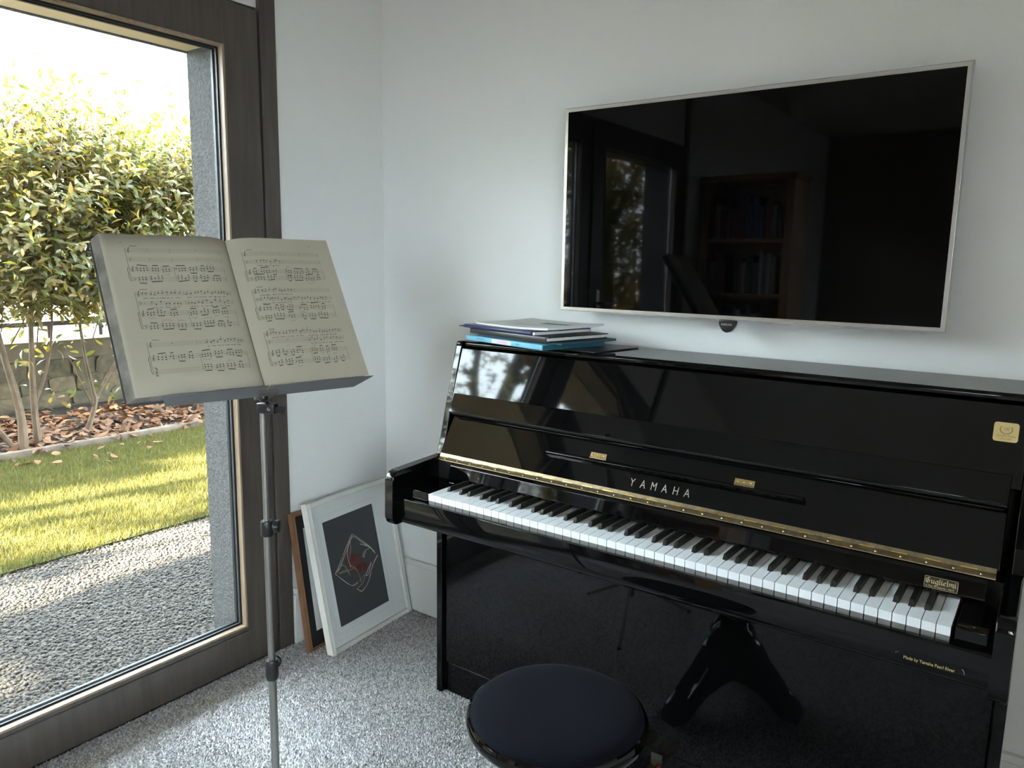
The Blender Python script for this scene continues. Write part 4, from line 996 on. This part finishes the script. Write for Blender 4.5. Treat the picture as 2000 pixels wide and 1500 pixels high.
bm = bmesh.new(); c = p0+cax*.027
add_prism(bm, [(0, -.004), (.006, -.004), (.018, -.009), (.020, .006), (.006, .006), (0, .004)], lambda p, t: c+cax*p[0]+Vector((0, 0, p[1]))+fr_*t, -.0025, .0025); bevel(bm, .001, 1); from_bm('wing_nut', bm, M_blackplastic, ch_, True)
# score plane
Sb = np.array([.87594, -1.16316, 1.08437]); yw, tl = 1.343237, .557418
bv_ = np.array([math.cos(yw), math.sin(yw), 0]); nh_ = np.array([math.sin(yw), -math.cos(yw), 0])
av_ = math.cos(tl)*np.array([0, 0, 1])-math.sin(tl)*nh_; nv_ = math.cos(tl)*nh_+math.sin(tl)*np.array([0, 0, 1])
WLp, WRp, HP = .2230, .2086, .3135
def DP(u, v, n): return Vector(Sb+bv_*u+av_*v+nv_*n)
nk = DP(.0, -.010, -.030)
tube('neck', [p0+Vector((0, 0, .008))+dside*.013, p0*.5+nk*.5+dside*.008, nk], [.0045, .004, .005], M_blackplastic, ms, 10)
bm = bmesh.new(); bmesh.ops.create_uvsphere(bm, u_segments=14, v_segments=8, radius=.0095)
for v in bm.verts: v.co += nk
from_bm('ball_joint', bm, M_blackplastic, ms, True)
# folding tray: base strip and upstand lip, ends cut on the slant
def sheet_prism(name, pts, f, t0, t1, mat, parent):
    bm = bmesh.new(); add_prism(bm, pts, f, t0, t1); bevel(bm, .0004, 1); return from_bm(name, bm, mat, parent)
tr0, tr1 = -.186, .2125
for pts in ([(tr0+.016, -.036), (-.003, -.036), (-.003, .012), (tr0, .012)], [(.003, -.036), (tr1-.022, -.036), (tr1, .012), (.003, .012)]):
    sheet_prism('tray', pts, lambda p, t: DP(p[0], t, p[1]), -.0065, -.0050, M_standtray, ms)
bm = bmesh.new(); vv = add_box(bm, (-.016, .016), (-.012, -.0068), (-.036, -.006))
for v in vv: v.co = DP(v.co.x, v.co.y, v.co.z)
from_bm('tray_hinge', bm, M_standgrey, ms)
for u0, u1 in ((.0, -.17), (.0, .17)):
    tube('desk_arm', [DP(0, -.004, -.031), DP(u1*.6, .12, -.033), DP(u1, .22, -.033)], .0035, M_standgrey, ms, 8)
tube('desk_arm', [DP(0, -.010, -.031), DP(0, .24, -.035)], .005, M_standgrey, ms, 8)

# the score: thick left half, thin right half
sc = empty('music_score', DP(0, 0, 0), 'thick old printed music score lying open on the grey stand', 'book')
def hL(u): u = -u; return -.013*math.exp(-u/.018)+.0035*math.sin(min(1, u/.11)*math.pi)*math.exp(-u*6)+.0005
def hR(u): return -.013*math.exp(-u/.020)+.0030*math.sin(min(1, u/.13)*math.pi)*math.exp(-u*6)+.0005
def PL(u, v, n=0.0): return DP(u, v, hL(u)+n)
def PR(u, v, n=0.0): return DP(u, v, hR(u)+n+(.004*max(0, u/WRp-.3)**2*max(0, 1-v/.12)))
NU, NV = 26, 8
def sheet(name, f, u0, u1, back, mats, parent, us=None, bottom=0.0, slant=0.0):
    """a bound half: top sheet f and a flat back at offset back, with page edge sides"""
    bm = bmesh.new(); us = [u0+(u1-u0)*(i/NU)**1.0 for i in range(NU+1)]
    top = [[bm.verts.new(f(u, bottom+(HP-bottom)*j/NV)) for j in range(NV+1)] for u in us]
    bot = [[bm.verts.new(DP(u+slant*(i/NU)*(1 if u1 > 0 else -1), bottom+(HP-bottom)*j/NV, back)) for j in (0, NV)] for i, u in enumerate(us)]
    for i in range(NU):
        for j in range(NV):
            g = bm.faces.new((top[i][j], top[i+1][j], top[i+1][j+1], top[i][j+1])); g.smooth = True
        bm.faces.new((bot[i][0], bot[i+1][0], bot[i+1][1], bot[i][1]))
        g = bm.faces.new((top[i][0], top[i+1][0], bot[i+1][0], bot[i][0])); g.material_index = 1
        g = bm.faces.new((top[i][NV], top[i+1][NV], bot[i+1][1], bot[i][1])); g.material_index = 1
    for i in (0, NU):
        g = bm.faces.new([top[i][j] for j in range(NV+1)]+[bot[i][1], bot[i][0]]); g.material_index = 1
    return from_bm(name, bm, mats, parent)
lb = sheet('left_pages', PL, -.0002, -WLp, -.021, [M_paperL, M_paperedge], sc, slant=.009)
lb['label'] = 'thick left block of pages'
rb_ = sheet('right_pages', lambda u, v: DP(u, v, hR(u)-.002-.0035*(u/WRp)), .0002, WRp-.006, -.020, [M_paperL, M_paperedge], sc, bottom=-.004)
rp = sheet('right_leaf', PR, .0002, WRp, -.0165, [M_paperL, M_paperedge], sc) if False else None
bm = bmesh.new(); us = [WRp*i/NU for i in range(NU+1)]
g = [[bm.verts.new(PR(u, (.0 if True else 0)+HP*j/NV-(0.0), .0008)) for j in range(NV+1)] for u in us]
for i in range(NU):
    for j in range(NV): bm.faces.new((g[i][j], g[i+1][j], g[i+1][j+1], g[i][j+1])).smooth = True
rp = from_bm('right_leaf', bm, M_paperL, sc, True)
# covers
for nm, ua, ub2, n0 in (('back_cover', -WLp-.0120, -.004, -.0235), ('front_cover', .004, WRp-.004, -.0225)):
    bm = bmesh.new(); c = .008
    o_ = [(ua+c, -.0045), (ub2, -.0045), (ub2, HP+.003), (ua+c, HP+.003), (ua, HP-.005), (ua, .004)] if ua < 0 else [(ua, -.0045), (ub2, -.0045), (ub2, HP+.002), (ua, HP+.002)]
    add_prism(bm, o_, lambda p, t: DP(p[0], p[1], t), n0, n0+.0022); bevel(bm, .0006, 1); from_bm(nm, bm, M_cover, sc)
# page edge strata on the fore edge of the left block
bm = bmesh.new()
for k in range(6):
    n_ = -.0030-k*.0030; us_ = -WLp-.009*((-.0-n_)/.021)
    add_tube(bm, [DP(us_-.0004, .002, n_), DP(us_-.0004, HP-.002, n_)], .0007, 4, False)
o = from_bm('page_edge', bm, M_paperedge, sc); o['kind'] = 'stuff'
# ---- printed music
def systems(fn, side, W, rows, seed, sysname):
    F = Flat(fn); r = random.Random(seed); sg = -1 if side == 'L' else 1
    ML, MR = .036, .021          # outer / gutter margins along the row
    def U(t):                     # t 0..1 along the row, left to right
        return (-W+ML+(W-ML-MR)*t) if side == 'L' else (MR+(W-ML-MR+.006)*t)
    sh = HP*.0245; gap = sh/4
    for si, st in enumerate(rows):
        nS = len(st); bars = [0, r.uniform(.42, .55), 1.0]
        ind = .0
        ytop = HP*(1-st[0])+sh/2; ybot = HP*(1-st[-1])-sh/2
        F.line((U(0), ytop), (U(0), ybot), .0005, 0)
        for k, fr_y in enumerate(st):
            yc = HP*(1-fr_y); piano = k >= nS-2
            for l in range(5): F.line((U(0), yc-sh/2+l*gap), (U(1), yc-sh/2+l*gap), .00028, 1, 16)
            for b in bars[1:]:
                F.line((U(b), yc-sh/2), (U(b), yc+sh/2+((HP*(1-st[-2])-yc-sh) if (piano and k == nS-1) else 0)), .0004, 0)
            treble = (k % 2 == 0) or nS == 3 and k == 1
            cx = U(0)+.005
            if treble:
                F.path(smooth_path([(cx+.0012, yc-.0042), (cx-.0006, yc-.0048), (cx+.0012, yc+.0045), (cx+.0022, yc+.0058), (cx+.0008, yc+.002), (cx-.0016, yc-.0012), (cx+.0006, yc-.0028), (cx+.0022, yc-.001), (cx+.0004, yc)], 3), .0006)
            else:
                F.path(smooth_path([(cx-.0012, yc-.003), (cx+.0014, yc), (cx+.0012, yc+.002), (cx-.0008, yc+.0024), (cx-.0012, yc+.001)], 3), .0006); F.dot((cx+.003, yc+.0017), .0004, .0004); F.dot((cx+.003, yc+.0002), .0004, .0004)
            def head(x, y): F.dot((x, y), .00135, .00100, .4)
            if not piano:
                # vocal line: rests, or a run of notes with words under it
                for b0, b1 in zip(bars[:-1], bars[1:]):
                    if r.random() < .42:
                        F.line((U((b0+b1)/2)-.001, yc+gap*.6), (U((b0+b1)/2)+.001, yc+gap*.6), .0008); continue
                    x = U(b0)+.012 if b0 == 0 else U(b0)+.005; x1 = U(b1)-.004
                    if r.random() < .5: F.line((x, yc-.001), (x+.0008, yc+.0015), .0006); x += .012
                    wx = x
                    while x < x1:
                        y = yc+r.choice([-1, -.5, 0, .5, 1, 1.5])*gap; head(x, y); dn_ = r.random() < .6
                        F.line((x+(-.0009 if dn_ else .0009), y), (x+(-.0009 if dn_ else .0009), y+(-.0062 if dn_ else .0062)), .00032)
                        if r.random() < .5: F.line((x+(-.0009 if dn_ else .0009), y+(-.0062 if dn_ else .0062)), (x+(.0004 if dn_ else .0022), y+(-.0045 if dn_ else .0042)), .0005)
                        if r.random() < .3: F.line((x-.0024, y-.001), (x-.0022, y+.0018), .00055)
                        x += r.uniform(.0045, .0085)
                    y = yc-sh/2-.0052
                    while wx < x1-.006:
                        L = r.uniform(.003, .010); q = wx
                        while q < wx+L:
                            hh = r.choice([.0007, .0007, .0012]); F.line((q, y-.0006), (q, y-.0006+hh*1.3), .00042); F.line((q, y+r.choice([-.0005, .0003])), (q+.0007, y+r.choice([-.0005, .0003])), .00035); q += .00085
                        wx += L+r.uniform(.0018, .004)
            else:
                for b0, b1 in zip(bars[:-1], bars[1:]):
                    if k == nS-1 and r.random() < .25:
                        x = U(b0)+.006
                        for q in range(2): head(x, yc+.007-q*.014); F.line((x-.0025, yc+.006-q*.014), (x-.0025, yc+.009-q*.014), .0009)
                        continue
                    x = U(b0)+(.013 if b0 == 0 else .004); x1 = U(b1)-.006
                    while x < x1-.010:
                        cnt = r.choice([2, 3, 3, 4]); dx = r.uniform(.0045, .0062); upb = (r.random() < .7) == (k == nS-2)
                        y0 = yc+r.uniform(-.5, 1.2)*gap; sl_ = r.uniform(-.0006, .0008); hs = []
                        for q in range(cnt):
                            y = y0+r.choice([-.5, 0, 0, .5])*gap
                            head(x, y); head(x, y-(.0042 if upb else -.0042)) if r.random() < .85 else None
                            if r.random() < .22: F.line((x-.0022, y-.0011), (x-.0020, y+.0018), .0006)
                            hs.append((x, y)); x += dx
                            if x > x1: break
                        off = .0009 if upb else -.0009; yb2 = (max(h[1] for h in hs)+.0065) if upb else (min(h[1] for h in hs)-.0065)
                        for i, h in enumerate(hs): F.line((h[0]+off, h[1]), (h[0]+off, yb2+sl_*i), .00032)
                        F.line((hs[0][0]+off, yb2), (hs[-1][0]+off, yb2+sl_*(len(hs)-1)), .00150)
                        if r.random() < .45:
                            ya = (min(h[1] for h in hs)-.0085) if upb else (max(h[1] for h in hs)+.0085); s_ = -1 if upb else 1
                            F.path([(hs[0][0]+(hs[-1][0]-hs[0][0])*t, ya+s_*.0022*math.sin(t*math.pi)) for t in [i/6 for i in range(7)]], .0004, 0)
                        x += r.uniform(.0015, .0045)
        # brace before the two piano staves and the short names
        ya, yb3 = HP*(1-st[-2])+sh/2, HP*(1-st[-1])-sh/2; ym = (ya+yb3)/2; bx = U(0)-.0014
        F.path(smooth_path([(bx, ya), (bx-.0016, (ya+ym)/2), (bx-.0005, ym+.002), (bx-.0026, ym), (bx-.0005, ym-.002), (bx-.0016, (yb3+ym)/2), (bx, yb3)], 4), .0007)
        q = U(0)+.010
        for _ in range(9): F.line((q, ytop+.0042), (q, ytop+.0056), .0006); F.line((q, ytop+.0048), (q+.0008, ytop+.0048), .0004); q += .0013
    q = U(.03) if side == 'L' else U(.97)
    for _ in range(2): F.line((q-.01, HP-.018), (q-.01, HP-.0162), .0007); q += .0016
    return F
RL_ = [(.105, .165, .228, .292), (.385, .445, .510, .590), (.700, .780, .862)]
RR_ = [(.115, .172, .243, .292), (.378, .436, .498, .560), (.668, .722, .798, .866)]
o = systems(lambda u, v: PL(u, v, .00025), 'L', WLp, RL_, 4, 'left').build('printed_staves', [M_ink, M_inkl], lb); o['kind'] = 'stuff'
o = systems(lambda u, v: PR(u, v, .00110), 'R', WRp, RR_, 9, 'right').build('printed_staves', [M_ink, M_inkl], rp); o['kind'] = 'stuff'

# ================================================================== STOOL
TXs, TYs = 1.325, -.862
stl = empty('piano_stool', (TXs, TYs, 0), 'round black piano stool with a dark velvet seat in front of the keyboard', 'stool')
lathe('seat_cushion', [(0, .478), (.06, .4778), (.11, .4768), (.145, .4740), (.160, .4695), (.166, .4640), (.167, .4600), (.160, .455), (0, .455)], (TXs, TYs, 0), M_fabric, stl, 72)
lathe('seat_rim', [(0, .458), (.1655, .458), (.168, .4615), (.1715, .4600), (.1748, .4530), (.1752, .4460), (.1725, .4370), (.1660, .4310), (.158, .4285), (.150, .4280), (0, .4280)], (TXs, TYs, 0), M_black, stl, 72)
lathe('under_plate', [(0, .428), (.085, .428), (.085, .420), (0, .420)], (TXs, TYs, 0), M_blacksat, stl, 32)
lathe('screw_post', [(0, .421), (.013, .421), (.013, .34), (.018, .338), (.018, .30), (0, .30)], (TXs, TYs, 0), M_standgrey, stl, 20)
lathe('column', [(0, .335), (.040, .335), (.046, .325), (.044, .29), (.040, .27), (.050, .245), (.066, .232), (.068, .222), (.060, .212), (.054, .20), (.054, .10), (.045, .082), (.03, .076), (0, .076)], (TXs, TYs, 0), M_black, stl, 36)
lp = [(.03, .212), (.070, .212), (.096, .195), (.126, .148), (.160, .105), (.198, .075), (.236, .050), (.252, .022), (.248, .0), (.190, .0), (.180, .020), (.158, .042), (.128, .062), (.098, .072), (.065, .076), (.03, .076)]
for ang, ks in ((111.7, 1.04), (-2.0, .85), (233.0, .97)):
    a = math.radians(ang); d = Vector((math.cos(a), math.sin(a), 0)); s = Vector((-d.y, d.x, 0)); bm = bmesh.new()
    add_prism(bm, lp, lambda p, t: Vector((TXs, TYs, p[1]))+d*p[0]*ks+s*t*(1.15-.5*p[0]), -.027, .027); bevel(bm, .006, 2); from_bm('leg', bm, M_black, stl, True)

# ================================================================== BOOKCASE seen in the reflections
bc = empty('bookcase', (.33, -3.18, 0), 'tall open pine bookcase beside the garden door, seen in the television reflection', 'bookcase')
bx0, bx1, byf, byb, bz = .035, .625, -3.02, -3.34, 1.88
for xs in ((bx0, bx0+.05), (bx1-.05, bx1)): box('side_panel', xs, (byb, byf), (0, bz-.04), M_pine, bc, .003)
box('top_board', (bx0-.012, bx1+.012), (byb-.004, byf+.012), (bz-.04, bz), M_pine, bc, .004); box('back_panel', (bx0+.05, bx1-.05), (byb, byb+.012), (.05, bz-.04), M_pine, bc)
rb3 = random.Random(6); bcols = [pm('book_cover_%s' % n, c, .6) for n, c in (('red', (.14, .02, .02)), ('blue', (.03, .06, .16)), ('grey', (.2, .2, .2)), ('white', (.5, .5, .48)), ('green', (.03, .08, .05)))]
ORD = 'first second third fourth fifth sixth seventh eighth ninth tenth eleventh twelfth thirteenth fourteenth fifteenth sixteenth seventeenth eighteenth nineteenth twentieth'.split()
nm_col = ['red', 'blue', 'grey', 'white', 'green']
for si, z in enumerate((.06, .42, .78, 1.13, 1.48)):
    box('shelf', (bx0+.051, bx1-.051), (byb+.013, byf-.01), (z-.022, z), M_pine, bc)
    x = bx0+.058; k = 0
    while x < bx1-.10:
        w = rb3.uniform(.018, .045); h = rb3.uniform(.19, .28); ci = rb3.randrange(5)
        if rb3.random() < .12: x += .06; continue
        e = empty('book', (x+w/2, -3.15, z), '%s book, %s along the %s shelf of the pine bookcase' % (nm_col[ci], ORD[k], ['lowest', 'second lowest', 'middle', 'second highest', 'top'][si]), 'book', 'books on the shelves of the pine bookcase')
        box('cover', (x, x+w-.001), (-3.24, -3.06), (z+.0005, z+h), bcols[ci], e, .002)
        box('pages', (x+.003, x+w-.004), (-3.245, -3.10), (z+.004, z+h+.001-.005), M_sheet, e)
        x += w+.0015; k += 1
